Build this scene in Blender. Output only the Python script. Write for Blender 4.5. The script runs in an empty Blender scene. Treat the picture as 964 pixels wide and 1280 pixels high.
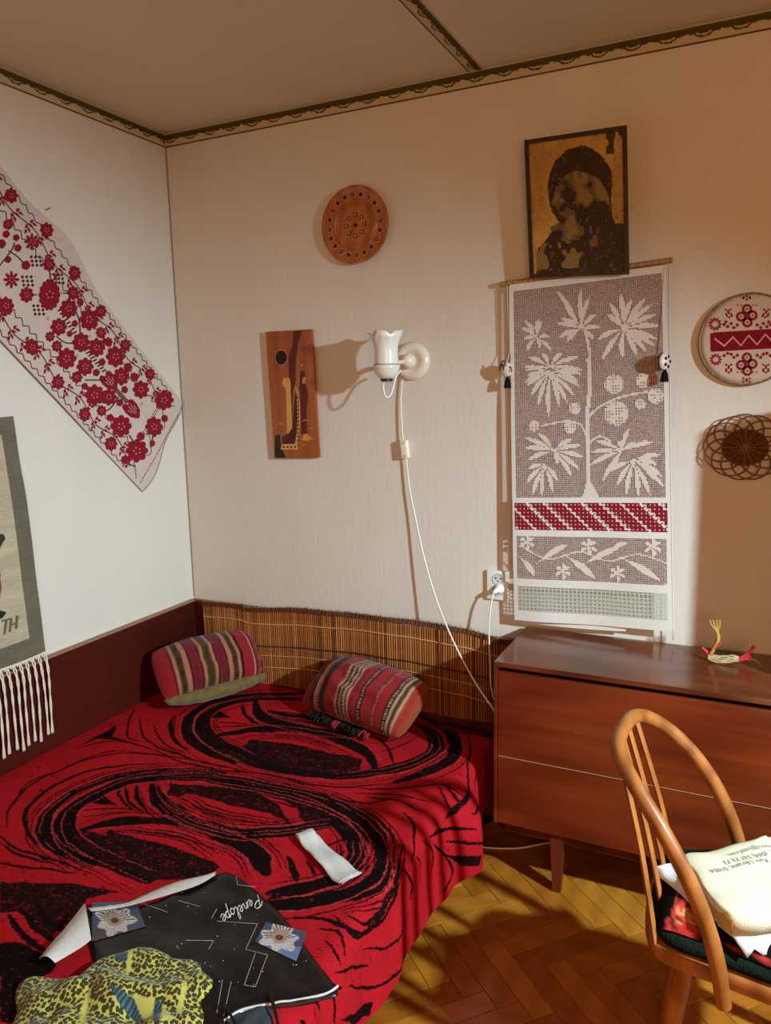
import bpy, bmesh, math, random
import numpy as np
from mathutils import Vector, Matrix, noise
random.seed(7); np.random.seed(7)
scn = bpy.context.scene
COL = scn.collection
PI = math.pi

# ------------------------------------------------------------------ camera
CAM = np.array([2.17239284, -2.55801706, 1.59233538])
ROT = np.array([[0.9023089, -0.05159897, 0.42799088],
                [0.43059075, 0.15564644, -0.88902519],
                [-0.02074248, 0.98646426, 0.16265921]])
FPX = 953.87
cam_d = bpy.data.cameras.new('camera')
cam_d.sensor_fit = 'VERTICAL'; cam_d.sensor_height = 36.0
cam_d.lens = FPX * 36.0 / 1280.0
cam_d.clip_start = 0.02
cam = bpy.data.objects.new('camera', cam_d); COL.objects.link(cam)
m4 = Matrix.Identity(4)
for i in range(3):
    for j in range(3): m4[i][j] = ROT[i, j]
    m4[i][3] = CAM[i]
cam.matrix_world = m4
scn.camera = cam

# ------------------------------------------------------------------ world, lights, exposure
world = bpy.data.worlds.new('world'); scn.world = world; world.use_nodes = True
world.node_tree.nodes['Background'].inputs[0].default_value = (0.75, 0.6, 0.45, 1)
world.node_tree.nodes['Background'].inputs[1].default_value = 0.15
scn.view_settings.view_transform = 'Standard'; scn.view_settings.look = 'None'
scn.view_settings.gamma = 1.0; scn.view_settings.use_curve_mapping = False
scn.view_settings.exposure = 0.0
LAMP = Vector((3.8, -1.42, 2.00))
sp = bpy.data.lights.new('lamp_bulb', 'SPOT'); sp.energy = 590; sp.color = (0.66, 0.90, 1.06)
sp.shadow_soft_size = 0.045; sp.spot_size = math.radians(96); sp.spot_blend = 0.92
so = bpy.data.objects.new('lamp_bulb', sp); COL.objects.link(so); so.location = LAMP
so.rotation_euler = Vector((-.815, .08, -.57)).to_track_quat('-Z', 'Y').to_euler()
ar = bpy.data.lights.new('warm_fill', 'AREA'); ar.shape = 'RECTANGLE'; ar.size = 1.9; ar.size_y = 1.3  # added warm orange fill for the ambient light, no real daylight
ar.energy = 50; ar.color = (1.0, 0.49, 0.19)
ao = bpy.data.objects.new('warm_fill', ar); COL.objects.link(ao)
ao.location = (3.3, -4.45, 1.6); ao.rotation_euler = (PI / 2, 0, 0)

# ------------------------------------------------------------------ geometry of sight (photo pixel -> point on a real plane)
def ray(p):
    return ROT @ np.array([(p[0] - 482) / FPX, -(p[1] - 640) / FPX, -1.0])
def on(p, ax, val):
    q = ray(p); return CAM + q * (val - CAM[ax]) / q[ax]
def proj(P):
    v = (np.asarray(P, float) - CAM) @ ROT
    return np.stack([482 + FPX * v[..., 0] / -v[..., 2], 640 - FPX * v[..., 1] / -v[..., 2]], -1)
def Wp(p, y=0.0): return on(p, 1, y)
def Lp(p, x=0.0): return on(p, 0, x)
def Fp(p, z=0.0): return on(p, 2, z)
def crop(x0, y0, s): return lambda p: (x0 + p[0] / s, y0 + p[1] / s)

# ------------------------------------------------------------------ helpers
def lin(h):
    c = [int(h[i:i + 2], 16) / 255 for i in (0, 2, 4)] if isinstance(h, str) else list(h)
    return tuple(x / 12.92 if x <= .04045 else ((x + .055) / 1.055) ** 2.4 for x in c)
def mat(name, col, rough=.7, spec=.4, metal=0, bump=None, var=None, coat=0, sheen=0, attr=False, wood=None, trans=0, ior=1.45):
    """procedural material: noise variation, noise bump, optional wood grain, optional colour attribute"""
    m = bpy.data.materials.new(name); m.use_nodes = True
    nt = m.node_tree; N = nt.nodes; Lk = nt.links; b = N['Principled BSDF']
    b.inputs['Roughness'].default_value = rough; b.inputs['Metallic'].default_value = metal
    b.inputs['Specular IOR Level'].default_value = spec; b.inputs['Coat Weight'].default_value = coat
    b.inputs['Coat Roughness'].default_value = .12
    b.inputs['Sheen Weight'].default_value = sheen
    b.inputs['Transmission Weight'].default_value = trans; b.inputs['IOR'].default_value = ior
    c = lin(col) + (1,)
    b.inputs['Base Color'].default_value = c
    tc = N.new('ShaderNodeTexCoord'); src = None
    if wood:
        c2, scale, sc3 = wood
        mp = N.new('ShaderNodeMapping'); mp.inputs['Scale'].default_value = sc3; Lk.new(tc.outputs['Object'], mp.inputs[0])
        n1 = N.new('ShaderNodeTexNoise'); n1.inputs['Scale'].default_value = scale; n1.inputs['Detail'].default_value = 7; n1.inputs['Distortion'].default_value = 1.2
        Lk.new(mp.outputs[0], n1.inputs[0])
        n2 = N.new('ShaderNodeTexWave'); n2.inputs['Scale'].default_value = scale * .55; n2.inputs['Distortion'].default_value = 9; n2.inputs['Detail'].default_value = 3
        n2.inputs['Detail Scale'].default_value = .6
        Lk.new(mp.outputs[0], n2.inputs[0])
        mm = N.new('ShaderNodeMath'); mm.operation = 'MULTIPLY_ADD'; mm.inputs[1].default_value = .45
        Lk.new(n2.outputs['Fac'], mm.inputs[0]); Lk.new(n1.outputs['Fac'], mm.inputs[2])
        rp = N.new('ShaderNodeValToRGB'); rp.color_ramp.elements[0].position = .38; rp.color_ramp.elements[1].position = 1.0
        rp.color_ramp.elements[0].color = lin(c2) + (1,); rp.color_ramp.elements[1].color = c
        Lk.new(mm.outputs[0], rp.inputs[0]); src = rp.outputs[0]
    if attr:
        a = N.new('ShaderNodeVertexColor'); a.layer_name = 'col'; src = a.outputs['Color']
    if var:
        amt, scale = var[:2]
        nz = N.new('ShaderNodeTexNoise'); nz.inputs['Scale'].default_value = scale; nz.inputs['Detail'].default_value = 5
        if len(var) > 2:
            mp = N.new('ShaderNodeMapping'); mp.inputs['Scale'].default_value = var[2]; Lk.new(tc.outputs['Object'], mp.inputs[0]); Lk.new(mp.outputs[0], nz.inputs[0])
        else: Lk.new(tc.outputs['Object'], nz.inputs[0])
        mr = N.new('ShaderNodeMapRange'); mr.inputs[3].default_value = 1 - amt; mr.inputs[4].default_value = 1 + amt
        mr.inputs[1].default_value = .25; mr.inputs[2].default_value = .75
        Lk.new(nz.outputs['Fac'], mr.inputs[0])
        mx = N.new('ShaderNodeMix'); mx.data_type = 'RGBA'; mx.blend_type = 'MULTIPLY'; mx.inputs[0].default_value = 1
        if src: Lk.new(src, mx.inputs[6])
        else: mx.inputs[6].default_value = c
        Lk.new(mr.outputs[0], mx.inputs[7]); src = mx.outputs[2]
    if src: Lk.new(src, b.inputs['Base Color'])
    if bump:
        st, scale = bump[:2]
        nz = N.new('ShaderNodeTexNoise'); nz.inputs['Scale'].default_value = scale; nz.inputs['Detail'].default_value = 4
        if len(bump) > 2:
            mp = N.new('ShaderNodeMapping'); mp.inputs['Scale'].default_value = bump[2]; Lk.new(tc.outputs['Object'], mp.inputs[0]); Lk.new(mp.outputs[0], nz.inputs[0])
        else: Lk.new(tc.outputs['Object'], nz.inputs[0])
        bp = N.new('ShaderNodeBump'); bp.inputs['Strength'].default_value = st; bp.inputs['Distance'].default_value = .004
        Lk.new(nz.outputs['Fac'], bp.inputs['Height']); Lk.new(bp.outputs[0], b.inputs['Normal'])
    return m

class MB:
    def __init__(s): s.v = []; s.f = []; s.m = []; s.k = 0
    def add(s, V, F):
        o = len(s.v); s.v += [tuple(map(float, p)) for p in V]; s.f += [tuple(i + o for i in q) for q in F]; s.m += [s.k] * len(F); return s
    def box(s, a, b, M=None):
        V = [Vector((x, y, z)) for z in (a[2], b[2]) for y in (a[1], b[1]) for x in (a[0], b[0])]
        if M is not None: V = [M @ p for p in V]
        return s.add(V, [(0, 2, 3, 1), (4, 5, 7, 6), (0, 1, 5, 4), (2, 6, 7, 3), (0, 4, 6, 2), (1, 3, 7, 5)])
    def bbox(s, a, b, r=.004, M=None):
        """box with chamfered edges"""
        bm = bmesh.new(); bmesh.ops.create_cube(bm, size=1)
        for v in bm.verts:
            v.co = Vector([(a[i] + b[i]) / 2 + v.co[i] * (b[i] - a[i]) for i in range(3)])
        bmesh.ops.bevel(bm, geom=list(bm.edges), offset=r, segments=2, affect='EDGES', profile=.6)
        if M is not None: bm.transform(M)
        bm.verts.index_update()
        s.add([v.co for v in bm.verts], [tuple(v.index for v in f.verts) for f in bm.faces]); bm.free(); return s
    def tube(s, P, r, n=8, cap=True, flat=1.0, up=None):
        P = [Vector(p) for p in P]; R = r if hasattr(r, '__len__') else [r] * len(P)
        V = []; F = []; prev = Vector(up) if up else None
        for i, p in enumerate(P):
            t = (P[min(i + 1, len(P) - 1)] - P[max(i - 1, 0)]).normalized()
            if prev is None:
                prev = Vector((0, 0, 1)) if abs(t.z) < .9 else Vector((1, 0, 0))
            a = prev - t * prev.dot(t)
            if a.length < 1e-6: a = t.orthogonal()
            a.normalize(); b = t.cross(a); prev = a
            for k in range(n):
                th = 2 * PI * k / n; V.append(p + (a * math.cos(th) * flat + b * math.sin(th)) * R[i])
        for i in range(len(P) - 1):
            for k in range(n):
                F.append((i * n + k, i * n + (k + 1) % n, (i + 1) * n + (k + 1) % n, (i + 1) * n + k))
        if cap: F += [tuple(range(n))[::-1], tuple(range((len(P) - 1) * n, len(P) * n))]
        return s.add(V, F)
    def lathe(s, prof, n=32, M=None, f=None):
        V = []; F = []
        for (r, z) in prof:
            for k in range(n):
                th = 2 * PI * k / n; rr, zz = (r, z) if f is None else f(r, z, th)
                V.append(Vector((rr * math.cos(th), rr * math.sin(th), zz)))
        m = len(prof)
        for i in range(m - 1):
            for k in range(n): F.append((i * n + k, i * n + (k + 1) % n, (i + 1) * n + (k + 1) % n, (i + 1) * n + k))
        if prof[0][0] > 1e-5 and f is None and prof[0] != prof[-1]: F.append(tuple(range(n))[::-1])
        if prof[-1][0] > 1e-5 and f is None and prof[0] != prof[-1]: F.append(tuple(range((m - 1) * n, m * n)))
        if M is not None: V = [M @ v for v in V]
        return s.add(V, F)
    def ball(s, c, r, n=12, m=8):
        rr = r if hasattr(r, '__len__') else (r, r, r)
        V = []; F = []
        for i in range(m + 1):
            ph = PI * i / m
            for k in range(n):
                th = 2 * PI * k / n
                V.append((c[0] + rr[0] * math.sin(ph) * math.cos(th), c[1] + rr[1] * math.sin(ph) * math.sin(th), c[2] - rr[2] * math.cos(ph)))
        for i in range(m):
            for k in range(n): F.append((i * n + k, i * n + (k + 1) % n, (i + 1) * n + (k + 1) % n, (i + 1) * n + k))
        return s.add(V, F)
    def prism(s, poly, nrm, t):
        """polygon (3D points) extruded by t along nrm"""
        nrm = Vector(nrm); P = [Vector(p) for p in poly]; n = len(P)
        a = Vector((0, 0, 0))
        for i in range(n): a += P[i].cross(P[(i + 1) % n])
        if a.dot(nrm) < 0: P = P[::-1]
        V = P + [p + nrm * t for p in P]
        F = [tuple(range(n))[::-1], tuple(range(n, 2 * n))] + [(i, (i + 1) % n, n + (i + 1) % n, n + i) for i in range(n)]
        return s.add(V, F)
    def grid(s, X, wrap=False):
        nu, nv = X.shape[:2]; V = X.reshape(-1, 3).tolist()
        return s.add(V, [(i * nv + j, (i + 1) * nv + j, (i + 1) * nv + j + 1, i * nv + j + 1) for i in range(nu - 1) for j in range(nv - 1)])

def worldloc(o):
    L = Vector((0, 0, 0))
    while o: L += o.location; o = o.parent
    return L
def clean(me):
    bm = bmesh.new(); bm.from_mesh(me); bmesh.ops.remove_doubles(bm, verts=bm.verts, dist=1e-6)
    bmesh.ops.recalc_face_normals(bm, faces=bm.faces); bm.to_mesh(me); bm.free()
def build(mb, name, mats, parent=None, smooth=False, loc=None, sharp=None, fix=True):
    mats = mats if isinstance(mats, (list, tuple)) else [mats]
    me = bpy.data.meshes.new(name)
    V = np.array(mb.v)
    if parent is None:
        if loc is None: loc = ((V[:, 0].min() + V[:, 0].max()) / 2, (V[:, 1].min() + V[:, 1].max()) / 2, V[:, 2].min())
        off = Vector(loc)
    else: off = worldloc(parent)
    V = V - np.array(off)
    me.from_pydata(V.tolist(), [], mb.f)
    for m_ in mats: me.materials.append(m_)
    if len(mats) > 1: me.polygons.foreach_set('material_index', mb.m)
    if fix: clean(me)
    if smooth:
        me.polygons.foreach_set('use_smooth', [True] * len(me.polygons))
        if sharp: me.set_sharp_from_angle(angle=math.radians(sharp))
    o = bpy.data.objects.new(name, me); COL.objects.link(o)
    if parent is None: o.location = off
    else: o.parent = parent
    return o
def gridobj(name, X, colors, m, parent=None, loc=None, smooth=True):
    """fast regular grid mesh with a per-vertex colour attribute (linear)"""
    nu, nv = X.shape[:2]; P = X.reshape(-1, 3).astype(float)
    off = np.array(worldloc(parent)) if parent else np.array(loc if loc is not None else P.mean(0))
    me = bpy.data.meshes.new(name)
    me.vertices.add(len(P)); me.vertices.foreach_set('co', (P - off).ravel())
    i, j = np.meshgrid(np.arange(nu - 1), np.arange(nv - 1), indexing='ij'); a = (i * nv + j).ravel()
    Q = np.stack([a, a + nv, a + nv + 1, a + 1], 1)
    n = len(Q); me.loops.add(4 * n); me.loops.foreach_set('vertex_index', Q.ravel())
    me.polygons.add(n); me.polygons.foreach_set('loop_start', np.arange(n) * 4); me.polygons.foreach_set('loop_total', np.full(n, 4))
    me.update(calc_edges=True)
    if smooth: me.polygons.foreach_set('use_smooth', np.ones(n, bool))
    if colors is not None:
        at = me.color_attributes.new('col', 'FLOAT_COLOR', 'POINT')
        c = np.ones((len(P), 4), np.float32); c[:, :3] = colors.reshape(-1, 3); at.data.foreach_set('color', c.ravel())
    me.materials.append(m); me.validate()
    o = bpy.data.objects.new(name, me); COL.objects.link(o)
    if parent: o.parent = parent
    else: o.location = off
    return o
def tag(o, label=None, cat=None, group=None, kind=None):
    if label: o['label'] = label
    if cat: o['category'] = cat
    if group: o['group'] = group
    if kind: o['kind'] = kind
    return o
def thing(name, loc, label, cat, group=None):
    o = bpy.data.objects.new(name, None); COL.objects.link(o); o.location = loc; o.empty_display_size = .05
    return tag(o, label, cat, group)
def struct(mb, name, m, **k): return tag(build(mb, name, m, **k), kind='structure')
def crom(P, n=8, closed=False):
    P = np.array(P, float); out = []
    m = len(P); rng = range(m if closed else m - 1)
    for i in rng:
        if closed: p0, p1, p2, p3 = P[(i - 1) % m], P[i], P[(i + 1) % m], P[(i + 2) % m]
        else: p0, p1, p2, p3 = P[max(i - 1, 0)], P[i], P[i + 1], P[min(i + 2, m - 1)]
        for t in np.linspace(0, 1, n, endpoint=False):
            out.append(.5 * ((2 * p1) + (-p0 + p2) * t + (2 * p0 - 5 * p1 + 4 * p2 - p3) * t * t + (-p0 + 3 * p1 - 3 * p2 + p3) * t ** 3))
    if not closed: out.append(P[-1])
    return np.array(out)
def inpoly(X, Y, poly):
    c = np.zeros(X.shape, bool); n = len(poly)
    for i in range(n):
        x1, y1 = poly[i][:2]; x2, y2 = poly[(i + 1) % n][:2]
        if y1 == y2: continue
        k = ((y1 > Y) != (y2 > Y)) & (X < (x2 - x1) * (Y - y1) / (y2 - y1) + x1); c ^= k
    return c
def vnoise(X, Y, s, seed=0):
    """cheap smooth value noise on arrays, -1..1"""
    rs = np.random.RandomState(seed); T = rs.rand(64, 64) * 2 - 1
    x = X * s; y = Y * s; xi = np.floor(x).astype(int); yi = np.floor(y).astype(int); fx = x - xi; fy = y - yi
    fx = fx * fx * (3 - 2 * fx); fy = fy * fy * (3 - 2 * fy)
    g = lambda a, b: T[a % 64, b % 64]
    return (g(xi, yi) * (1 - fx) + g(xi + 1, yi) * fx) * (1 - fy) + (g(xi, yi + 1) * (1 - fx) + g(xi + 1, yi + 1) * fx) * fy
def text_mb(mb, s, org, ux, uy, size, shear=0, thick=.0006):
    """lettering as flat raised geometry: origin, right vector, up vector"""
    cu = bpy.data.curves.new('t', 'FONT'); cu.body = s; cu.size = size; cu.shear = shear; cu.resolution_u = 3
    ob = bpy.data.objects.new('t', cu); COL.objects.link(ob)
    dg = bpy.context.evaluated_depsgraph_get(); me = bpy.data.meshes.new_from_object(ob.evaluated_get(dg))
    ux = Vector(ux).normalized(); uy = Vector(uy); uy = (uy - ux * uy.dot(ux)).normalized(); nz = ux.cross(uy)
    mb.add([Vector(org) + ux * v.co.x + uy * v.co.y + nz * thick for v in me.vertices], [tuple(p.vertices) for p in me.polygons])
    bpy.data.objects.remove(ob); bpy.data.meshes.remove(me)
    return mb

# ------------------------------------------------------------------ materials
WALL = mat('wallpaper', 'dcd2c2', .85, .2, bump=(.25, 60, (1, 1, .25)), var=(.035, 5, (1, 1, .3)))
CEIL = mat('ceiling_paint', 'dccfb4', .9, .2, bump=(.15, 90), var=(.03, 2.5))
CHEST_W = mat('cherry_veneer', '7e3213', .32, .5, coat=.25, wood=('5a1d09', 2.6, (.35, 5, 7)), bump=(.05, 30))
CHEST_D = mat('dark_cherry', '6a2c16', .4, .5, wood=('3d150a', 3.0, (1, 5, 1)))
TOP_W = mat('polished_top', '6e3218', .2, .5, coat=.25, wood=('4c1e0c', 2.6, (.6, 5, 5)))
BED_W = mat('bed_board', '4a140a', .45, .3, coat=.05, wood=('300b05', 2.4, (4, .6, 3)))
BLACK = mat('black', '0d0a09', .6, .3)
BEECH = mat('bent_beech', 'a8652c', .42, .4, coat=.1, wood=('82481a', 6, (2, 2, 2)), bump=(.04, 60))
CREAMPL = mat('cream_plastic', 'e9e2d2', .35, .5)
WHITEPL = mat('white_plastic', 'eceae4', .3, .5)
RED_T = mat('red_thread', '8c1a26', .85, .15, bump=(.5, 700), var=(.12, 300))
DRED_T = mat('dark_red_thread', '54161c', .85, .15)
LINEN = mat('linen', 'cfbcae', .9, .15, bump=(.4, 700), var=(.03, 30))
STRAW = mat('straw', 'b98d45', .5, .4, var=(.12, 60))

# ------------------------------------------------------------------ setting
RX, RY, H = 5.7, -4.6, 2.6
b = MB().box((-.1, RY, -.1), (RX, 0.0, -.013)); floor = struct(b, 'floor', mat('floor_screed', '4a2a12', .8), loc=(0, 0, 0))
b = MB().box((-.1, RY - .1, H), (RX + .1, .1, H + .1)); struct(b, 'ceiling', CEIL, loc=(0, 0, H))
b = MB().box((-.1, RY, -.1), (0, .1, H)); struct(b, 'wall_left', WALL, loc=(0, 0, 0))
b = MB().box((0, 0, -.1), (RX + .1, .1, H)); struct(b, 'wall_back', WALL, loc=(0, 0, 0))
b = MB().box((RX, RY, -.1), (RX + .1, 0, H)); struct(b, 'wall_right', WALL, loc=(RX, 0, 0))
b = MB()
for x0, x1, z0, z1 in [(-.1, 2.3, -.1, H), (4.3, RX + .1, -.1, H), (2.3, 4.3, -.1, .9), (2.3, 4.3, 2.3, H)]:
    b.box((x0, RY - .1, z0), (x1, RY, z1))
struct(b, 'wall_front', WALL, loc=(0, RY, 0))
win = thing('window_1', (3.3, RY - .05, .9), 'white framed window behind the viewer', 'window'); win['kind'] = 'structure'
WF = mat('window_paint', 'e6e4de', .4)
b = MB()
for x in (2.32, 3.3, 4.28): b.bbox((x - .03, RY - .08, .9), (x + .03, RY - .02, 2.3))
for z in (.93, 2.27): b.bbox((2.3, RY - .08, z - .03), (4.3, RY - .02, z + .03))
build(b, 'window_frame', WF, win)
for x0 in (2.35, 3.33):
    build(MB().box((x0, RY - .055, .96), (x0 + .92, RY - .049, 2.24)), 'window_pane', mat('glass', 'ffffff', .02, .5, trans=1, ior=1.45), win)

struct(MB().bbox((1.48, -.010, .0005), (RX - .01, -.0005, .085), .002), 'shade_strip_back', mat('dark_skirting', '2e1509', .5))  # added dark strip standing in for the shade under the chest
# parquet, herringbone, every plank an object
PW, PLN = .066, .280
planks = []
tones = ['b36f1e', 'a9651a', 'b0691c', 'a05c16', 'ba7824']
for k, t_ in enumerate(tones):
    mb = MB().bbox((.0008, .0008, -.012), (PLN - .0008, PW - .0008, 0), .0012)
    me = bpy.data.meshes.new('plank'); me.from_pydata(mb.v, [], mb.f)
    c = lin(t_); dk = [int(t_[i:i + 2], 16) * .86 / 255 for i in (0, 2, 4)]
    me.materials.append(mat('oak_plank', t_, .34, .45, coat=.25, wood=(dk, 5, (1, 9, 1)), bump=(.04, 60, (1, 8, 1)))); clean(me); planks.append(me)
ang = math.radians(-43); o2 = Vector((1.637, -.684, 0)); ca, sa = math.cos(ang), math.sin(ang)
cnt = []
for m_ in range(-14, 15):
    for k in range(-40, 41):
        for hv in (0, 1):
            if hv == 0: u, v, r = k * PW + m_ * PLN, k * PW - m_ * PLN, 0
            else: u, v, r = k * PW + m_ * PLN + PW, k * PW - m_ * PLN + PW, PI / 2
            cu, cv = (u + PLN / 2, v + PW / 2) if hv == 0 else (u - PW / 2, v + PLN / 2)
            wx, wy = o2.x + ca * cu - sa * cv, o2.y + sa * cu + ca * cv
            if 1.16 < wx < 2.75 and -1.75 < wy < -.012: cnt.append((math.hypot(wx - 1.86, (wy + .60) * 1.0), u, v, r))
cnt.sort(key=lambda t: t[0])
for d_, u, v, r in cnt[:296]:
    o = bpy.data.objects.new('plank', random.choice(planks)); COL.objects.link(o); o.parent = floor
    o.location = (o2.x + ca * u - sa * v, o2.y + sa * u + ca * v, random.uniform(-.0004, .0)); o.rotation_euler = (0, 0, ang + r)

# wallpaper border, scalloped swags printed in olive
BORD = mat('border_paper', 'ffffff', .8, .2, attr=True)
def border(name, p0, p1, down, nrm, w, phase=0):
    p0, p1 = Vector(p0), Vector(p1); Ln = (p1 - p0).length; nu = int(Ln / .0022); nv = 30
    U, V = np.meshgrid(np.linspace(0, Ln, nu), np.linspace(0, w, nv), indexing='ij')
    d = np.array((p1 - p0) / Ln); X = np.array(p0) + U[..., None] * d + V[..., None] * np.array(down) + np.array(nrm) * .0015
    f = V / w; ph = ((U + phase) / .098) % 1
    sc = .40 + .30 * np.sqrt(np.clip(1 - ((ph - .5) / .27) ** 2, 0, 1)) * (abs(ph - .5) < .27) + .04 * vnoise(U, V, 300, 4)
    sc2 = .36 + .14 * np.abs(np.sin(ph * 2 * PI * 1.5)) + .05 * vnoise(U, V, 260, 3)
    olive = f < np.maximum(sc, sc2)
    cream2 = (f > sc - .20) & (f < sc - .11) & (abs(ph - .5) < .20)
    olive &= ~cream2
    C_ = np.empty(U.shape + (3,)); C_[:] = lin('c6b48f')
    C_[olive] = lin('4f4724'); C_[f < .16] = lin('5a5128'); C_[f > .90] = lin('4a3018')
    C_[f < .05] = lin('cdbd9a')
    return tag(gridobj(name, X, C_, BORD, loc=tuple(p0), smooth=False), kind='structure')
border('trim_1', (0, -2.9, H - .001), (0, 0, H - .001), (0, 0, -1), (1, 0, 0), .050)
border('trim_2', (0, 0, H - .001), (3.3, 0, H - .001), (0, 0, -1), (0, -1, 0), .050, .02)
border('trim_3', (1.325, 0, H), (1.310, -1.8, H), (-1, 0, 0), (0, 0, -1), .050)
struct(MB().tube([(.001, -.001, .70), (.001, -.001, H - .05)], .0035, 6), 'trim_4', mat('seam_paper', '8d7f66', .9))

# ------------------------------------------------------------------ sofa bed
bed = thing('sofa_bed', (.7, -1, 0), 'low sofa bed with dark reddish-brown wooden boards in the room corner', 'bed')
build(MB().bbox((.004, -2.05, .06), (.028, -.030, .690), .002), 'side_board', BED_W, bed)
build(MB().box((.003, -2.05, .6905), (.0285, -.030, .695)), 'edge_strip', mat('edge_strip', '9c7450', .5), bed)
build(MB().bbox((.004, -.028, .0005), (1.475, -.006, .694), .002), 'head_board', mat('head_board', '6d2c17', .35, .45, coat=.15, wood=('42160a', 2.4, (2, 4, .6))), bed)
build(MB().bbox((.035, -2.0, .10), (1.385, -.075, .36), .03), 'mattress', mat('mattress_ticking', '5b1416', .9), bed, smooth=True)
for x, y in ((1.36, -.47), (1.36, -1.85), (.08, -.3), (.08, -1.85)):
    build(MB().bbox((x - .022, y - .022, 0.0005), (x + .022, y + .022, .11), .004), 'leg', CHEST_D, bed)

# woven blanket: pattern drawn in the blanket's own plane
TOPZ = .372
EDGE = 1.375; RAD = .05
def bl_uv(p):
    P = Fp(p, TOPZ)
    if P[0] > EDGE + .01:
        Q = Lp(p, 1.437); return np.array([EDGE + .05 + max(TOPZ - Q[2], 0) * 1.0, Q[1]])
    return P[:2].copy()
NU, NV = 700, 800
Ug = np.linspace(.034, 1.675, NU); Vg = np.linspace(-2.0, -.05, NV)
U, V = np.meshgrid(Ug, Vg, indexing='ij')
d = np.clip(U - EDGE, 0, None)
th = np.clip(d / RAD, 0, PI / 2)
hang = np.clip(d - RAD * PI / 2, 0, None)
maxh = np.interp(V, [-2, -1.15, -1.0, -.80, -.62, -.50, -.38, -.27, -.05], [.20, .205, .20, .185, .19, .175, .155, .12, .05]) + .006 * np.sin(V * 23)
hang = np.minimum(hang, hang.max()) / hang.max() * maxh
X = np.minimum(U, EDGE) + RAD * np.sin(th)
Z = TOPZ - RAD * (1 - np.cos(th)) - hang
edgew = np.clip((U - EDGE + .06) / .14, 0, 1)
fold = np.sin(V * 34 + 1.1 * np.sin(V * 11 + 2)) * .5 + np.sin(V * 57 + U * 9) * .25 + vnoise(U, V, 7, 2) * .5
X = X + edgew * fold * .010 + hang * .05 + .060 * np.exp(-((V + .53) / .11) ** 2) * np.clip((U - EDGE) / .12, 0, 1)
Z = Z + .0045 * vnoise(U, V, 5, 8) + .0025 * vnoise(U, V, 14, 9) * (1 - edgew)
Z = Z - .05 * np.clip((V + .16) / .11, 0, 1) * (U > 0) * np.clip((U - 1.0) / .3, 0, 1)     # dips at the far corner
X = np.minimum(X, np.interp(V, [-.50, -.41, -.05], [1.60, 1.470, 1.462]))
BX = np.stack([X, V, Z], -1)
K = np.zeros(U.shape, np.uint8)                # 0 red 1 black 2 stippled dark 3 pink line
wu = U + .003 * vnoise(U, V, 30, 11) + .0018 * vnoise(U, V, 190, 12)
wv = V + .003 * vnoise(U, V, 30, 13) + .0018 * vnoise(U, V, 190, 14)
U0 = -1
def stroke(pts, w, k=1, n=10, taper=True, conv=None, off=0.0):
    Q = crom([bl_uv(conv(p)) for p in pts] if conv else pts, n)
    if off:
        t = np.gradient(Q, axis=0); t /= np.linalg.norm(t, axis=1)[:, None] + 1e-9
        Q = Q + off * np.stack([-t[:, 1], t[:, 0]], 1)
    L_ = len(Q)
    for i in range(L_ - 1):
        a, c = Q[i], Q[i + 1]; s_ = (i + .5) / (L_ - 1)
        tx = abs(c[0] - a[0]) / (np.hypot(*(c - a)) + 1e-9); ww = w * (min(1, .35 + 2.2 * s_, .35 + 2.2 * (1 - s_)) if taper else 1) / 2
        if w >= .02: ww *= 1.10 + .55 * tx * tx * (U0 < c[0] < 1.3)
        lo = np.minimum(a, c) - ww - .01; hi = np.maximum(a, c) + ww + .01
        i0, i1 = np.searchsorted(Ug, [lo[0], hi[0]]); j0, j1 = np.searchsorted(Vg, [lo[1], hi[1]])
        if i0 >= i1 or j0 >= j1: continue
        x = wu[i0:i1, j0:j1]; y = wv[i0:i1, j0:j1]; ab = c - a; l2 = ab @ ab + 1e-12
        t = np.clip(((x - a[0]) * ab[0] + (y - a[1]) * ab[1]) / l2, 0, 1)
        dd = np.hypot(x - a[0] - t * ab[0], y - a[1] - t * ab[1]); K[i0:i1, j0:j1][dd < ww] = k
def fill(pts, k, conv): 
    Q = [bl_uv(conv(p)) for p in pts]; K[inpoly(wu, wv, Q)] = k
c2 = crop(0, 850, 2.921); c3 = crop(0, 860, 3.2133); c4 = crop(200, 860, 3.2133); c5 = crop(420, 850, 4.382); z3 = crop(300, 880, 2.8353)
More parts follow.
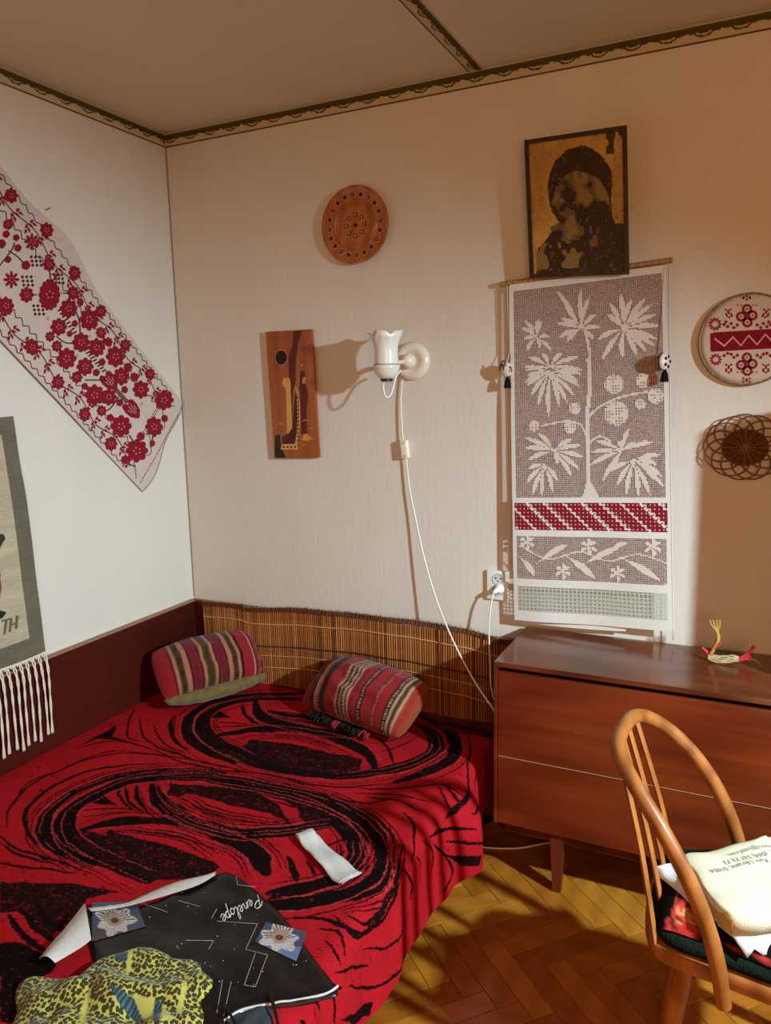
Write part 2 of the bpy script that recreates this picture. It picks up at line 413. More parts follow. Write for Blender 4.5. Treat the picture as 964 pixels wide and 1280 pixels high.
# flow lines over the red ground
for pts, cv in [([(60, 460), (110, 380), (230, 330), (400, 275), (560, 262), (760, 285), (964, 330)], c3), ([(30, 560), (40, 480), (130, 380), (270, 315), (450, 255), (640, 270)], c3),
                ([(510, 150), (520, 200), (560, 215)], c3), ([(560, 120), (575, 190), (640, 240), (740, 275)], c3), ([(620, 150), (650, 215), (740, 265)], c3), ([(540, 80), (520, 130), (510, 170)], c3),
                ([(300, 245), (380, 225), (480, 215), (560, 230), (680, 270)], c3), ([(0, 590), (60, 640), (200, 690), (330, 730)], c3), ([(0, 620), (80, 670), (230, 715)], c3), ([(0, 700), (120, 720), (300, 745)], c3),
                ([(0, 260), (100, 300), (260, 330), (420, 340)], c4), ([(0, 230), (140, 290), (340, 330)], c4), ([(420, 340), (600, 390), (760, 400), (964, 380)], c4), ([(500, 385), (680, 440), (820, 460), (964, 440)], c4),
                ([(560, 410), (720, 450), (860, 520), (940, 610), (950, 680)], c4), ([(300, 330), (450, 350), (600, 385)], c4),
                ([(0, 590), (240, 600), (420, 585), (540, 570), (700, 580)], c5), ([(100, 625), (320, 630), (520, 660)], c5), ([(150, 640), (340, 665), (480, 720)], c5),
                ([(370, 720), (430, 800), (450, 900)], c5), ([(470, 860), (480, 980), (470, 1100)], c5), ([(530, 800), (555, 930), (540, 1080)], c5), ([(420, 1000), (440, 1100), (430, 1200)], c5),
                ([(360, 880), (420, 910), (475, 920)], z3), ([(395, 975), (460, 1003), (500, 990), (570, 930), (640, 850)], z3), ([(460, 850), (540, 840), (590, 790), (615, 740)], z3), ([(330, 930), (370, 975)], z3), ([(280, 790), (350, 800), (400, 825)], z3), ([(300, 830), (380, 850)], z3),
                ([(235, 1030), (245, 1110)], z3), ([(295, 1010), (300, 1060)], z3), ([(180, 1060), (185, 1130)], z3), ([(350, 1000), (345, 1110)], z3)]:
    stroke(pts, .0085, 1, conv=cv)
for pts in [[(550, 750), (620, 775), (680, 775)], [(690, 680), (740, 665), (785, 625)], [(610, 850), (680, 867), (755, 850)], [(745, 830), (800, 770), (840, 735)], [(770, 600), (790, 530), (800, 470)], [(560, 590), (650, 580), (700, 560), (740, 480), (735, 330)], [(590, 575), (680, 560), (725, 500)], [(625, 585), (710, 545)],
            [(560, 860), (600, 940), (640, 980)], [(600, 960), (620, 1060), (580, 1170)]]:
    stroke(pts, .011, 1, conv=c5)
fill([(610, 950), (690, 945), (680, 1010), (640, 1010)], 1, c5); fill([(360, 1090), (480, 1060), (470, 1110), (400, 1120)], 1, z3)
fill([(470, 150), (430, 175), (300, 240), (390, 205), (520, 215), (450, 195)], 1, c3)
# oval nearest the pillows
dark = []
for w, pts, cv in [(.034, [(650, 15), (480, 25), (320, 38), (200, 62), (130, 105), (108, 150), (125, 205), (190, 255), (300, 300)], c4),
                   (.045, [(560, 45), (400, 45), (260, 72), (190, 110), (168, 150), (190, 195), (270, 245), (390, 295), (540, 330), (700, 352), (850, 345), (964, 312)], c4),
                   (.040, [(470, 180), (570, 225), (630, 290), (655, 370), (630, 435), (560, 480), (440, 520), (330, 555)], c5),
                   (.046, [(440, 235), (510, 275), (545, 325), (545, 375), (490, 425), (370, 470), (200, 505), (0, 525)], c5),
                   (.016, [(60, 110), (40, 150), (60, 210), (110, 250)], c4),
                   (.040, [(385, 55), (400, 105), (470, 138), (600, 165), (740, 188), (840, 190)], c4),
                   (.036, [(225, 192), (300, 178), (420, 163), (560, 172), (700, 202), (800, 242), (850, 285), (865, 325)], c4),
                   (.014, [(330, 70), (345, 110), (400, 145)], c4), (.012, [(880, 200), (920, 250), (940, 305)], c4), (.030, [(440, 95), (560, 110), (690, 130), (800, 160)], c4)]:
    dark.append((w, pts, cv))
# oval in the middle of the bed
for w, pts, cv in [(.015, [(640, 300), (480, 312), (320, 342), (185, 410), (112, 480), (98, 540), (125, 600), (180, 640)], c3),
                   (.030, [(900, 340), (760, 330), (600, 337), (430, 362), (290, 420), (200, 490), (175, 560), (200, 620), (270, 672), (370, 715)], c3),
                   (.046, [(964, 372), (780, 360), (600, 358), (480, 382), (350, 442), (275, 500), (258, 560), (290, 620), (360, 668), (460, 712), (600, 771)], c3),
                   (.050, [(0, 352), (150, 355), (350, 388), (520, 425), (680, 470), (800, 530), (870, 600), (898, 680), (870, 760)], c4),
                   (.046, [(330, 395), (460, 425), (590, 460), (690, 510), (760, 570), (795, 640), (790, 720), (740, 771)], c4),
                   (.046, [(270, 960), (265, 1040), (200, 1120), (100, 1170), (0, 1200)], c5), (.040, [(115, 880), (110, 960), (50, 1030), (0, 1060)], c5),
                   (.036, [(470, 610), (400, 655), (280, 690), (160, 705), (110, 690)], z3), (.034, [(400, 580), (330, 620), (200, 652), (100, 668)], z3),
                   (.012, [(590, 500), (588, 600), (545, 700), (450, 752), (300, 757), (190, 748)], z3), (.010, [(575, 480), (580, 590), (530, 700), (440, 740), (330, 745)], z3), (.010, [(530, 430), (575, 520), (560, 640), (480, 725), (380, 750)], z3),
                   (.040, [(612, 390), (640, 450), (720, 502), (830, 545), (964, 585)], c3), (.036, [(0, 462), (60, 505), (180, 552), (330, 583), (480, 578), (600, 562), (690, 552)], c4),
                   (.036, [(330, 570), (420, 547), (540, 536), (680, 546), (800, 570), (900, 603), (964, 640)], c3), (.040, [(240, 590), (320, 620), (390, 670), (430, 740)], c4),
                   (.014, [(545, 390), (550, 440), (590, 495)], c3), (.010, [(500, 395), (515, 450), (570, 495)], c3), (.009, [(470, 400), (490, 450), (540, 490)], c3), (.018, [(510, 670), (540, 730), (550, 771)], c4), (.010, [(590, 690), (625, 750)], c4)]:
    dark.append((w, pts, cv))
for w, pts, cv in dark: stroke(pts, w, 1, conv=cv)
fill([(345, 462), (412, 424), (472, 466)], 1, c3); fill([(205, 122), (240, 94), (292, 122)], 1, c4)
for pts, cv in [([(330, 490), (450, 480), (600, 495)], c3), ([(330, 515), (450, 500), (600, 500)], c3), ([(210, 135), (300, 140), (380, 150)], c4), ([(210, 160), (300, 152), (380, 152)], c4), ([(640, 640), (700, 620), (760, 600)], c4), ([(650, 680), (720, 665), (780, 640)], c4), ([(330, 100), (380, 140), (470, 155)], c4), ([(860, 225), (930, 210), (1010, 170)], c4), ([(880, 260), (960, 235), (1040, 190)], c4)]:
    stroke(pts, .007, 1, conv=cv)
# dark stippled eyes and merging masses
for pts, cv in [([(365, 208), (500, 212), (620, 238), (740, 272), (815, 285), (800, 330), (690, 345), (560, 325), (430, 290), (330, 235)], c4),
                ([(40, 385), (200, 395), (380, 418), (470, 470), (530, 555), (500, 545), (440, 505), (330, 495), (210, 475), (140, 440), (30, 430)], c4),
                ([(430, 575), (520, 565), (540, 600), (680, 605), (770, 620), (850, 690), (885, 720), (800, 771), (600, 771), (480, 705), (430, 630)], c3),
                ([(330, 570), (440, 600), (560, 740), (450, 722), (345, 650), (290, 600)], c3),
                ([(0, 735), (250, 742), (440, 772), (320, 800), (300, 850), (170, 950), (130, 880), (60, 850), (0, 850)], c2),
                ([(180, 240), (260, 245), (390, 290), (540, 325), (420, 300), (300, 290)], c4), ([(540, 430), (640, 470), (700, 540), (600, 560), (560, 520)], c4)]:
    fill(pts, 2, cv)
for off in (0, .03, .06):
    stroke([(30, 860), (90, 940), (180, 1000)], .016, 1, conv=c2, off=off)
stroke([(0, 980), (80, 1040), (170, 1060)], .05, 1, conv=c2); fill([(0, 1060), (80, 1090), (60, 1256), (0, 1256)], 1, c2)  # last fill: a shadowed area at the near left, put into the pattern
# red strips with thin lines over the eyes
for pts, cv in [([(375, 200), (500, 195), (620, 215), (730, 262)], c4), ([(110, 435), (190, 485), (330, 520), (480, 545)], c4), ([(480, 570), (640, 580), (760, 610), (860, 680)], c3)]:
    stroke(pts, .052, 0, conv=cv)
    for o_ in (-.014, 0, .014): stroke(pts, .0055, 1, conv=cv, off=o_)
# pale outlines next to the black bands
for w, pts, cv in dark:
    if w >= .03:
        for s_ in (-1, 1):
            if random.random() < .85: stroke(pts, .0034, 3, conv=cv, off=s_ * (w * .62 + .004))
            if random.random() < .35: stroke(pts, .0030, 3, conv=cv, off=s_ * w * random.uniform(.15, .4))
            if random.random() < .8: stroke(pts, .0045, 1, conv=cv, off=s_ * (w * .72 + .024))
            if random.random() < .55: stroke(pts, .0045, 1, conv=cv, off=s_ * (w * .72 + .012))
sb = vnoise(U, V, 210, 21) + .5 * vnoise(U * .4, V, 300, 22)
streak = vnoise(U * .6 + V, V * 3, 60, 23)
RED, BLK, DRK, PNK = [np.array(lin(c)) for c in ('a8181f', '150908', '1e0d0b', 'a83a38')]
BC = np.empty(U.shape + (3,)); BC[:] = RED
BC *= (1 + .10 * vnoise(U, V, 200, 31) + .06 * vnoise(U, V, 20, 32))[..., None]
dash = (streak > .80) & (vnoise(U, V, 6, 33) > .15) & (K == 0); BC[dash] = RED * .35
BC[K == 1] = BLK; BC[(K == 1) & (sb > .95)] = RED * .5
BC[K == 2] = DRK; BC[(K == 2) & (sb > .62)] = RED * .42
BC[K == 3] = PNK; BC[(K == 3) & (sb < -.35)] = RED
BLK_M = mat('blanket_weave', 'b3161f', .95, .05, attr=True, bump=(.55, 420))
blanket = tag(gridobj('blanket', BX, BC, BLK_M, loc=(.7, -1, .37)), 'red and black swirl patterned woven blanket spread over the bed', 'blanket')

# ------------------------------------------------------------------ bamboo mat behind the bed
mt = thing('bamboo_mat', (.72, -.045, .37), 'brown bamboo stick mat standing behind the bed along the wall', 'mat')
xs = np.linspace(.092, 1.455, 145)
def mat_top(x): return float(np.interp(x, [.08, .2, .3, .31, .6, 1.05, 1.10, 1.28, 1.40], [.702, .706, .708, .700, .722, .734, .731, .724, .698]))
def mat_y(x): return -.036 - .012 * (0.5 + .5 * math.sin(x * 7.5)) - .004 * math.sin(x * 21)
stick_m = [mat('bamboo_stick', c, .5, .4, wood=(k, 9, (6, 6, .6))) for c, k in (('c07c40', '985a2a'), ('b57035', '8a4e22'), ('a5632c', '7a441c'), ('c98b4e', 'a26531'), ('8a5024', '603414'))]
stick_d = []
for m_ in stick_m:
    mb = MB().tube([(0, 0, 0), (0, 0, 1)], .0047, 8, flat=.75)
    me = bpy.data.meshes.new('stick'); me.from_pydata(mb.v, [], mb.f); me.materials.append(m_); clean(me); stick_d.append(me)
for i, x in enumerate(xs):
    o = bpy.data.objects.new('stick', stick_d[np.random.choice(5, p=[.3, .3, .18, .14, .08])]); COL.objects.link(o); o.parent = mt
    z1 = mat_top(x); o.location = Vector((x, mat_y(x), .375)) - mt.location; o.scale = (random.uniform(.85, 1.08), 1, z1 - .375 + random.uniform(-.002, .002))
cord_m = mat('mat_thread', 'c99a5c', .8); cord_d = mat('mat_dark_thread', '3c1c0c', .85)
for dz, m_, r in ((-.070, cord_m, .0022), (-.165, cord_d, .0024), (-.205, cord_m, .0015), (-.255, cord_m, .0018)):
    build(MB().tube([(x, mat_y(x) - .0058, mat_top(x) + dz + .003 * math.sin(x * 9)) for x in np.linspace(.09, 1.455, 62)], r, 6), 'thread', m_, mt)
mb = MB()
for r_, (a0, a1) in enumerate([(-.001, -.006), (-.0075, -.0125), (-.014, -.019)]):
    P = np.array([[(x, mat_y(x) - .0065 - .002 * math.sin(i * 1.9 + r_), mat_top(x) + z) for z in (a0, (a0 + a1) / 2, a1)] for i, x in enumerate(np.linspace(.088, 1.458, 270))])
    P[:, 1, 1] -= .002; mb.grid(P)
build(mb, 'top_binding', mat('mat_binding', '5c3016', .85, var=(.35, 120)), mt)

# ------------------------------------------------------------------ cushions
def frame(bl, br, tl):
    bl, br, tl = Vector(bl), Vector(br), Vector(tl); ux = (br - bl); w = ux.length; ux = ux / w
    uy = tl - bl; uy = uy - ux * uy.dot(ux); h = uy.length; uy = uy / h
    return bl, ux, uy, ux.cross(uy), w, h
def pillow(parent, name, org, ux, uy, un, w, h, t, colfn, m, n=72, sag=0.0, puff=.5, zmin=None):
    a = np.linspace(-1, 1, n); A, B = np.meshgrid(a, a, indexing='ij')
    prof = np.clip((1 - np.abs(A) ** 2.4) * (1 - np.abs(B) ** 2.4), 0, 1) ** puff
    pin = 1 + .02 * (1 - B ** 2) - .05 * (A * B) ** 4; pin2 = 1 + (.16 * (1 - A ** 2) - .06 * A ** 4) * np.clip(B, 0, 1) - .03 * (A * B) ** 4
    base = np.array(org)
    wr = .05 * vnoise(A, B, 2.2, 5) + .035 * vnoise(A, B, 5, 6)
    out = []
    for s_ in (1, -1):
        X = base + ((A * pin + 1) * w / 2)[..., None] * np.array(ux) + ((B * pin2 + 1) * h / 2)[..., None] * np.array(uy) + (s_ * prof * (t / 2) * (1 + wr * 2) + sag * (1 - A ** 2) * (1 - B ** 2))[..., None] * np.array(un)
        if zmin is not None: X[..., 2] = np.maximum(X[..., 2], zmin)
        out.append(gridobj(name if s_ == 1 else name + '_back', X, colfn(A, B, s_), m, parent))
    return out
CUSH = mat('cushion_weave', 'aa2a30', .9, .12, attr=True, bump=(.5, 500), sheen=.1)
def stripes(seq, A, dotk, B):
    """seq of (width, colour, dot colour); stripe position runs along A"""
    tot = sum(s_[0] for s_ in seq); x = (A + 1) / 2 * tot; C_ = np.empty(A.shape + (3,)); e = 0
    for w, c, dc in seq:
        k = (x >= e - 1e-9) & (x <= e + w + 1e-6); C_[k] = lin(c)
        if dc:
            kk = k & (np.abs((x - e) / w - .5) < .24) & (np.sin(B * dotk) > .1); C_[kk] = lin(dc)
        e += w
    return C_
R1, KB, PK, KH, MR, CR = '8e1c20', '1f0f0c', 'a8654c', '43351a', '6a1c27', 'b9886e'
seq1 = [(9, R1, None), (1.2, KB, None), (3, PK, None), (4.5, KH, '20150c'), (3, PK, None), (1.3, KB, None), (6, MR, '5a1624'), (1.3, KB, None), (3, PK, None), (4.5, KH, '20150c'), (3, PK, None), (1.3, KB, None), (6, MR, '5a1624'),
        (1.3, KB, None), (3, PK, None), (4.5, KH, '20150c'), (3, PK, None), (1.3, KB, None), (9, R1, None), (1.2, CR, None), (1.2, KB, None), (3.5, R1, None), (2, KB, CR), (2, R1, None)]
c1 = thing('cushion', (.25, -.2, .375), 'small cushion with pink and khaki stripes and khaki edge leaning in the bed corner', 'cushion', 'striped cushions on the bed')
o_, ux, uy, un, w, h = frame((.200, -.445, .425), (.410, -.070, .430), (.085, -.375, .585))
pillow(c1, 'cover', o_, ux, uy, un, w, h, .165, lambda A, B, s: stripes(seq1, A, 70, B) if s == 1 else np.full(A.shape + (3,), lin('5c4f2c')), CUSH, puff=.62, zmin=.379)
# khaki underside edge facing the room
n = 40; q = np.linspace(0, 1, n); P = []
for j, (dz, dn) in enumerate([(.012, .012), (.006, .034), (-.012, .044), (-.034, .036), (-.046, .012)]):
    e = np.sin(q * PI) ** .35
    row = np.array(o_) + q[:, None] * w * np.array(ux) + np.outer(e * dn + .002 * np.sin(q * 40), np.array((.87, -.48, 0))) + np.outer(.002 + dz * e, (0, 0, 1))
    row[:, 2] = np.maximum(row[:, 2], .3785)
    P.append(row)
P = np.array(P).transpose(1, 0, 2)
build(MB().grid(P), 'edge_panel', mat('khaki_velvet', '6b5c33', .9, .1, var=(.25, 40), sheen=.3), c1, smooth=True)
seq2 = [(4, R1, None), (1, KB, None), (2, R1, None), (.45, CR, None), (3.2, KB, MR), (.45, CR, None), (2.6, R1, PK), (.45, CR, None), (3.2, KB, None), (.45, CR, None), (5, R1, None), (1, '7a2018', None), (1.4, R1, PK), (.5, CR, None), (2.4, KB, '6a4a20'), (.45, CR, None),
        (2, KB, CR), (.45, CR, None), (1.3, KB, None), (.45, CR, None), (4, R1, '5e1a12'), (.45, CR, None), (2.6, KB, CR), (4.5, R1, None), (1.1, '7a2018', None), (1.3, R1, PK), (4, R1, None), (.5, CR, None), (2.2, KB, CR), (.5, CR, None), (2.2, KH, None), (.5, CR, None), (4, '8c3a22', R1)]
c2_ = thing('cushion', (.95, -.15, .375), 'larger plump cushion with narrow red, black and cream stripes against the bamboo mat', 'cushion', 'striped cushions on the bed')
o_, ux, uy, un, w, h = frame((.675, -.235, .410), (1.150, -.365, .412), (.815, -.075, .545))
pillow(c2_, 'cover', o_, ux, uy, un, w, h, .185, lambda A, B, s: stripes(seq2, A, 130, B), CUSH, puff=.58, zmin=.379)
for k in range(9):
    s_ = .14 + .07 * k; p = Vector(o_) + ux * (w * s_) + Vector((0, .012, 0)); p.z = .394
    mb = MB()
    for q in range(7):
        d_ = Vector((random.uniform(-.3, .3), -1, random.uniform(-.25, .1))).normalized()
        a_ = p + Vector((random.uniform(-.012, .012), -.012, random.uniform(-.004, .006)))
        e_ = a_ + d_ * random.uniform(.02, .045); e_.z = max(e_.z, .384)
        mb.tube([a_, (a_ + e_) / 2 + Vector((0, 0, .006)), e_], .0035, 5)
    build(mb, 'tassel', mat('red_tassel', '8c1d20', .9) if k in (4, 8) else BLACK, c2_)

# ------------------------------------------------------------------ white ribbon, packaging, scarf
def bz(x, y):
    i = np.clip((np.asarray(x) - Ug[0]) / (Ug[1] - Ug[0]), 0, NU - 1).astype(int); j = np.clip((np.asarray(y) - Vg[0]) / (Vg[1] - Vg[0]), 0, NV - 1).astype(int)
    return BX[i, j, 2]
mb = MB()
ctr = np.array([[1.128, -.932], [1.150, -.948], [1.185, -.968], [1.225, -.995], [1.262, -1.012], [1.300, -1.036], [1.322, -1.046]])
wd = np.array([.024, .026, .024, .026, .029, .032, .032])
for lay, sh in ((0, np.array([.006, .006])), (1, np.array([0, 0]))):
    rows = []
    cc = crom(ctr + sh, 6); ww = np.interp(np.linspace(0, 1, len(cc)), np.linspace(0, 1, 7), wd)
    tt = np.gradient(cc, axis=0); tt /= np.linalg.norm(tt, axis=1)[:, None]; nn = np.stack([-tt[:, 1], tt[:, 0]], 1)
    for i in range(len(cc)):
        s_ = i / (len(cc) - 1); up = .006 + .006 * lay + .010 * math.exp(-(s_ / .13) ** 2) * lay + .002 * math.sin(s_ * 14)
        rows.append([(cc[i, 0] + nn[i, 0] * e * ww[i], cc[i, 1] + nn[i, 1] * e * ww[i], float(bz(*cc[i])) + up + .0015 * math.sin(e * 3 + s_ * 9)) for e in np.linspace(-1, 1, 7)])
    rows = np.array(rows)
    if lay == 1:   # folded loop at the far end
        r0 = rows[0]; back = []
        for th in np.linspace(PI, .0, 6)[:-1]:
            back.append(r0 + np.array([-.016 * math.sin(th), .012 * math.sin(th), -.006 + .006 * -math.cos(th) * -1]))
        rows = np.concatenate([np.array(back), rows])
    mb.grid(rows)
rib = build(mb, 'cloth_belt', mat('white_terry', 'cfcac0', .95, .1, bump=(.6, 600), var=(.08, 80)), smooth=True)
rib.modifiers.new('t', 'SOLIDIFY').thickness = .002
tag(rib, 'folded white fabric strip lying on the red blanket', 'belt')

pk = thing('packaging_bag', (1.15, -1.32, .38), 'flattened shiny black printed packaging with flower pictures lying on the blanket', 'packaging')
cb = crop(100, 1075, 2.921)
def pkp(p, z=.394): return Fp(cb(p), z)
outline = [(22, 160), (190, 148), (330, 105), (500, 28), (560, 30), (655, 95), (760, 200), (850, 320), (940, 440), (890, 470), (740, 500), (640, 510), (575, 540), (525, 575), (420, 575), (300, 560), (120, 500), (40, 310)]
oc = crom([pkp(p)[:2] for p in outline], 4, closed=True)
cen = oc.mean(0)
def pk_base(x, y): return np.maximum(bz(x, y), TOPZ - .006)
def pk_h(x, y):
    return .008 + .004 * vnoise(np.asarray(x), np.asarray(y), 9, 41) + .004 * vnoise(np.asarray(x) * .8 + np.asarray(y) * .6, np.asarray(y), 24, 42)
rows = []
for r in np.linspace(0, 1, 26):
    P = cen + (oc - cen) * r; P = np.vstack([P, P[:1]])
    edge = 1 - max(0, (r - .9) / .1) ** 2
    z = pk_base(P[:, 0], P[:, 1]) + .004 + pk_h(P[:, 0], P[:, 1]) * edge
    rows.append(np.c_[P, z])
rows2 = [np.c_[rows[-1][:, :2], pk_base(rows[-1][:, 0], rows[-1][:, 1]) + .002]]
PKM = mat('black_plastic_print', '0e0a09', .38, .4, coat=.08, bump=(.35, 40))
build(MB().grid(np.array(rows + rows2)), 'sleeve', PKM, pk, smooth=True)
def pk_surf(p, lift=.0016):
    P = pkp(p); r = 0
    for _ in range(3):
        z = float(pk_base(P[0], P[1]) + .004 + pk_h(P[0], P[1])); P = Fp(cb(p), z)
    P[2] += lift; return P
def flat_poly(mb, pts, lift=.0016, sub=3):
    """polygon laid on the packaging as a subdivided fan"""
    c = crom(pts, sub, closed=True); ce = c.mean(0)
    rows_ = [[pk_surf(ce + (p - ce) * r, lift) for p in list(c) + [c[0]]] for r in (0, .35, .7, 1)]
    mb.grid(np.array(rows_)); return mb
for (fx, fy), qd4 in [((128, 222), [(45, 158), (205, 155), (240, 245), (45, 300)]), ((728, 285), [(640, 300), (680, 228), (830, 265), (790, 372)])]:
    n_ = 44; aa = np.linspace(0, 1, n_); A_, B_ = np.meshgrid(aa, aa, indexing='ij'); q4 = np.array(qd4, float)
    PXY = q4[0] * ((1 - A_) * (1 - B_))[..., None] + q4[1] * (A_ * (1 - B_))[..., None] + q4[2] * (A_ * B_)[..., None] + q4[3] * ((1 - A_) * B_)[..., None]
    X3 = np.array([[pk_surf(PXY[i, j], .0016) for j in range(n_)] for i in range(n_)])
    dx_, dy_ = (PXY[..., 0] - fx) / 82, (PXY[..., 1] - fy) / 62; th_ = np.arctan2(dy_, dx_); r_ = np.hypot(dx_, dy_)
    pc_ = np.empty(A_.shape + (3,)); pc_[:] = lin('3b4354'); pc_[dy_ > .55] = lin('4a3d33') if fx < 300 else lin('5d6c8c')
    rim = .80 + .13 * np.sin(th_ * 7 + 1.5) + .09 * np.sin(th_ * 3 + fx); pet = r_ < rim
    streak_ = np.sin(th_ * 26 + 5 * r_) * (r_ > .12)
    pc_[pet] = lin('b9aca6'); pc_[pet & (streak_ > .75)] = lin('8d7c74')
    dk_p = pet & (dy_ < .05) & (streak_ > -.1) & (r_ > .16) & (r_ < rim - .12); pc_[dk_p] = lin('55402f')
    pc_[pet & (r_ < .34)] = lin('9a7a66'); pc_[pet & (r_ < .17)] = lin('4b2b20')
    gridobj('flower_print', X3, pc_, mat('print_photo', '808080', .35, .5, attr=True), pk)
mb = MB()
GL = [[(500, 225), (648, 235), (605, 328)], [(605, 328), (685, 348), (640, 465), (600, 458), (640, 342)], [(520, 440), (500, 560)], [(552, 445), (525, 570)], [(385, 295), (488, 296), (470, 328)], [(200, 150), (320, 192)], [(360, 150), (440, 172)], [(500, 180), (480, 215)], [(570, 60), (575, 92), (640, 100)]]
for g in GL:
    for a_, b_ in zip(g[:-1], g[1:]):
        Q = [pk_surf((a_[0] + (b_[0] - a_[0]) * t, a_[1] + (b_[1] - a_[1]) * t), .0012) for t in np.linspace(0, 1, 8)]; mb.tube(Q, .0008, 4)
build(mb, 'printed_lines', mat('print_grey', '8f8680', .4), pk)
mb = MB()
for k in range(46):
    p = (random.uniform(230, 860), random.uniform(80, 470))
    if not inpoly(np.array([p[0]]), np.array([p[1]]), [q for q in outline])[0]: continue
    P = pk_surf(p, .0016); r = random.uniform(.0006, .0016); mb.ball(P, (r, r, .0004), 6, 4)
tag(build(mb, 'printed_specks', mat('print_white', 'd8d2cc', .4), pk), kind='stuff')
a_, b_ = pk_surf((648, 130)), pk_surf((510, 205)); uxp = Vector(b_ - a_); uyp = Vector(pk_surf((600, 210)) - pk_surf((580, 150)))
vx = None; script = []; ox = 0.0
GLY = {'P': ([[(0, 0), (.12, .6), (.30, 1.35)], [(-.10, 1.05), (.15, 1.40), (.60, 1.48), (.80, 1.15), (.55, .82), (.18, .72)]], .78),
       'e': ([[(0, .25), (.25, .38), (.36, .62), (.22, .76), (.06, .55), (.08, .15), (.26, .02), (.48, .22)]], .46),
       'n': ([[(0, .20), (.10, .72), (.06, .02)], [(.08, .38), (.26, .72), (.38, .60), (.36, .10), (.46, .04), (.58, .22)]], .56),
       'l': ([[(0, .22), (.26, 1.05), (.22, 1.48), (.10, 1.20), (.12, .20), (.22, .02), (.40, .22)]], .38),
       'o': ([[(.24, .70), (.06, .50), (.08, .12), (.26, .02), (.42, .30), (.34, .64), (.22, .68), (.34, .56), (.54, .60)]], .52),
       'p': ([[(0, .60), (.10, .72), (.04, -.70)], [(.06, .42), (.22, .72), (.40, .56), (.34, .14), (.14, .04), (.46, .20)]], .44)}
for c_ in 'Penelope':
    g_, adv = GLY[c_]
    for st_ in g_: script.append([(ox + x + .28 * y, y) for x, y in st_])
    ox += adv + .05
sc = uxp.length / ox; uxn = uxp.normalized(); uyn = (uyp - uxn * uyp.dot(uxn)).normalized()
if uxn.cross(uyn).z < 0: uyn = -uyn
base = Vector(a_)
mb = MB()
for st_ in script:
    Q = []
    for x, y in crom(st_, 6):
        P = base + uxn * x * sc + uyn * y * sc * 1.25
        Q.append((P.x, P.y, float(pk_base(P.x, P.y) + .004 + pk_h(P.x, P.y)) + .0020))
    mb.tube(Q, .0010, 5)
build(mb, 'printed_name', mat('print_letters', 'd9d3cf', .4), pk, fix=False)
FILM = mat('white_film', 'c9c2b6', .35, .5, bump=(.5, 60))
# white lining showing along the torn upper edge and the left flap
mb = MB()
E1 = [pkp(p, .400) for p in [(18, 158), (130, 140), (250, 90), (380, 45), (500, 24)]]; E2 = [pkp(p, .400) for p in [(40, 172), (190, 148), (320, 112), (430, 75), (492, 40)]]
g = []
for A_, B_ in zip(crom(E1, 4), crom(E2, 4)):
    g.append([(A_[0], A_[1], float(bz(A_[0], A_[1])) + .008), ((A_[0] + B_[0]) / 2, (A_[1] + B_[1]) / 2, float(bz(A_[0], A_[1])) + .020), (B_[0], B_[1], float(bz(B_[0], B_[1])) + .017)])
build(mb.grid(np.array(g)), 'white_lining', FILM, pk, smooth=True); mb = MB()
E1 = [pkp(p, .39) for p in [(18, 165), (-40, 240), (-110, 320), (-150, 372)]]; E2 = [pkp(p, .39) for p in [(42, 300), (10, 325), (-30, 350), (-90, 385)]]
g = [[A_ + (B_ - A_) * t + np.array([0, 0, .006 + .012 * math.sin(t * PI)]) for t in np.linspace(0, 1, 6)] for A_, B_ in zip(crom(E1, 5), crom(E2, 5))]
build(mb.grid(np.array(g)), 'white_flap', FILM, pk, smooth=True); mb = MB()
E1 = [pkp(p, .385) for p in [(525, 578), (600, 535), (740, 503), (890, 473), (942, 442)]]
mb.tube([(p[0], p[1], float(pk_base(p[0], p[1])) + .008) for p in crom(E1, 6)], .0028, 6)
build(mb, 'white_edge', FILM, pk, smooth=True)

# leopard print scarf
LEO = bpy.data.materials.new('leopard_cloth'); LEO.use_nodes = True
nt = LEO.node_tree; N = nt.nodes; Lk = nt.links; bs = N['Principled BSDF']; bs.inputs['Roughness'].default_value = .75; bs.inputs['Specular IOR Level'].default_value = .25; bs.inputs['Sheen Weight'].default_value = .15
tc = N.new('ShaderNodeTexCoord'); nz = N.new('ShaderNodeTexNoise'); nz.inputs['Scale'].default_value = 30
Lk.new(tc.outputs['Object'], nz.inputs[0])
mxv = N.new('ShaderNodeMix'); mxv.data_type = 'VECTOR'; mxv.inputs[0].default_value = .012; Lk.new(tc.outputs['Object'], mxv.inputs[4]); Lk.new(nz.outputs['Color'], mxv.inputs[5])
vo = N.new('ShaderNodeTexVoronoi'); vo.feature = 'F1'; vo.voronoi_dimensions = '2D'; vo.inputs['Randomness'].default_value = .75; vo.inputs['Scale'].default_value = 122; Lk.new(mxv.outputs[1], vo.inputs['Vector'])
rp = N.new('ShaderNodeValToRGB'); rp.color_ramp.elements[0].position = .10; rp.color_ramp.elements[1].position = .52
rp.color_ramp.elements[0].color = lin('3d3414') + (1,); rp.color_ramp.elements[1].color = lin('b3a948') + (1,)
e3 = rp.color_ramp.elements.new(.40); e3.color = lin('221b0b') + (1,)
Lk.new(vo.outputs[0], rp.inputs[0])
va = N.new('ShaderNodeVertexColor'); va.layer_name = 'col'
sep = N.new('ShaderNodeSeparateColor'); Lk.new(va.outputs['Color'], sep.inputs[0])
m1 = N.new('ShaderNodeMix'); m1.data_type = 'RGBA'; Lk.new(sep.outputs[0], m1.inputs[0]); Lk.new(rp.outputs[0], m1.inputs[6])
wv_ = N.new('ShaderNodeTexWave'); wv_.inputs['Scale'].default_value = 42; wv_.inputs['Distortion'].default_value = 2; Lk.new(tc.outputs['Object'], wv_.inputs[0])
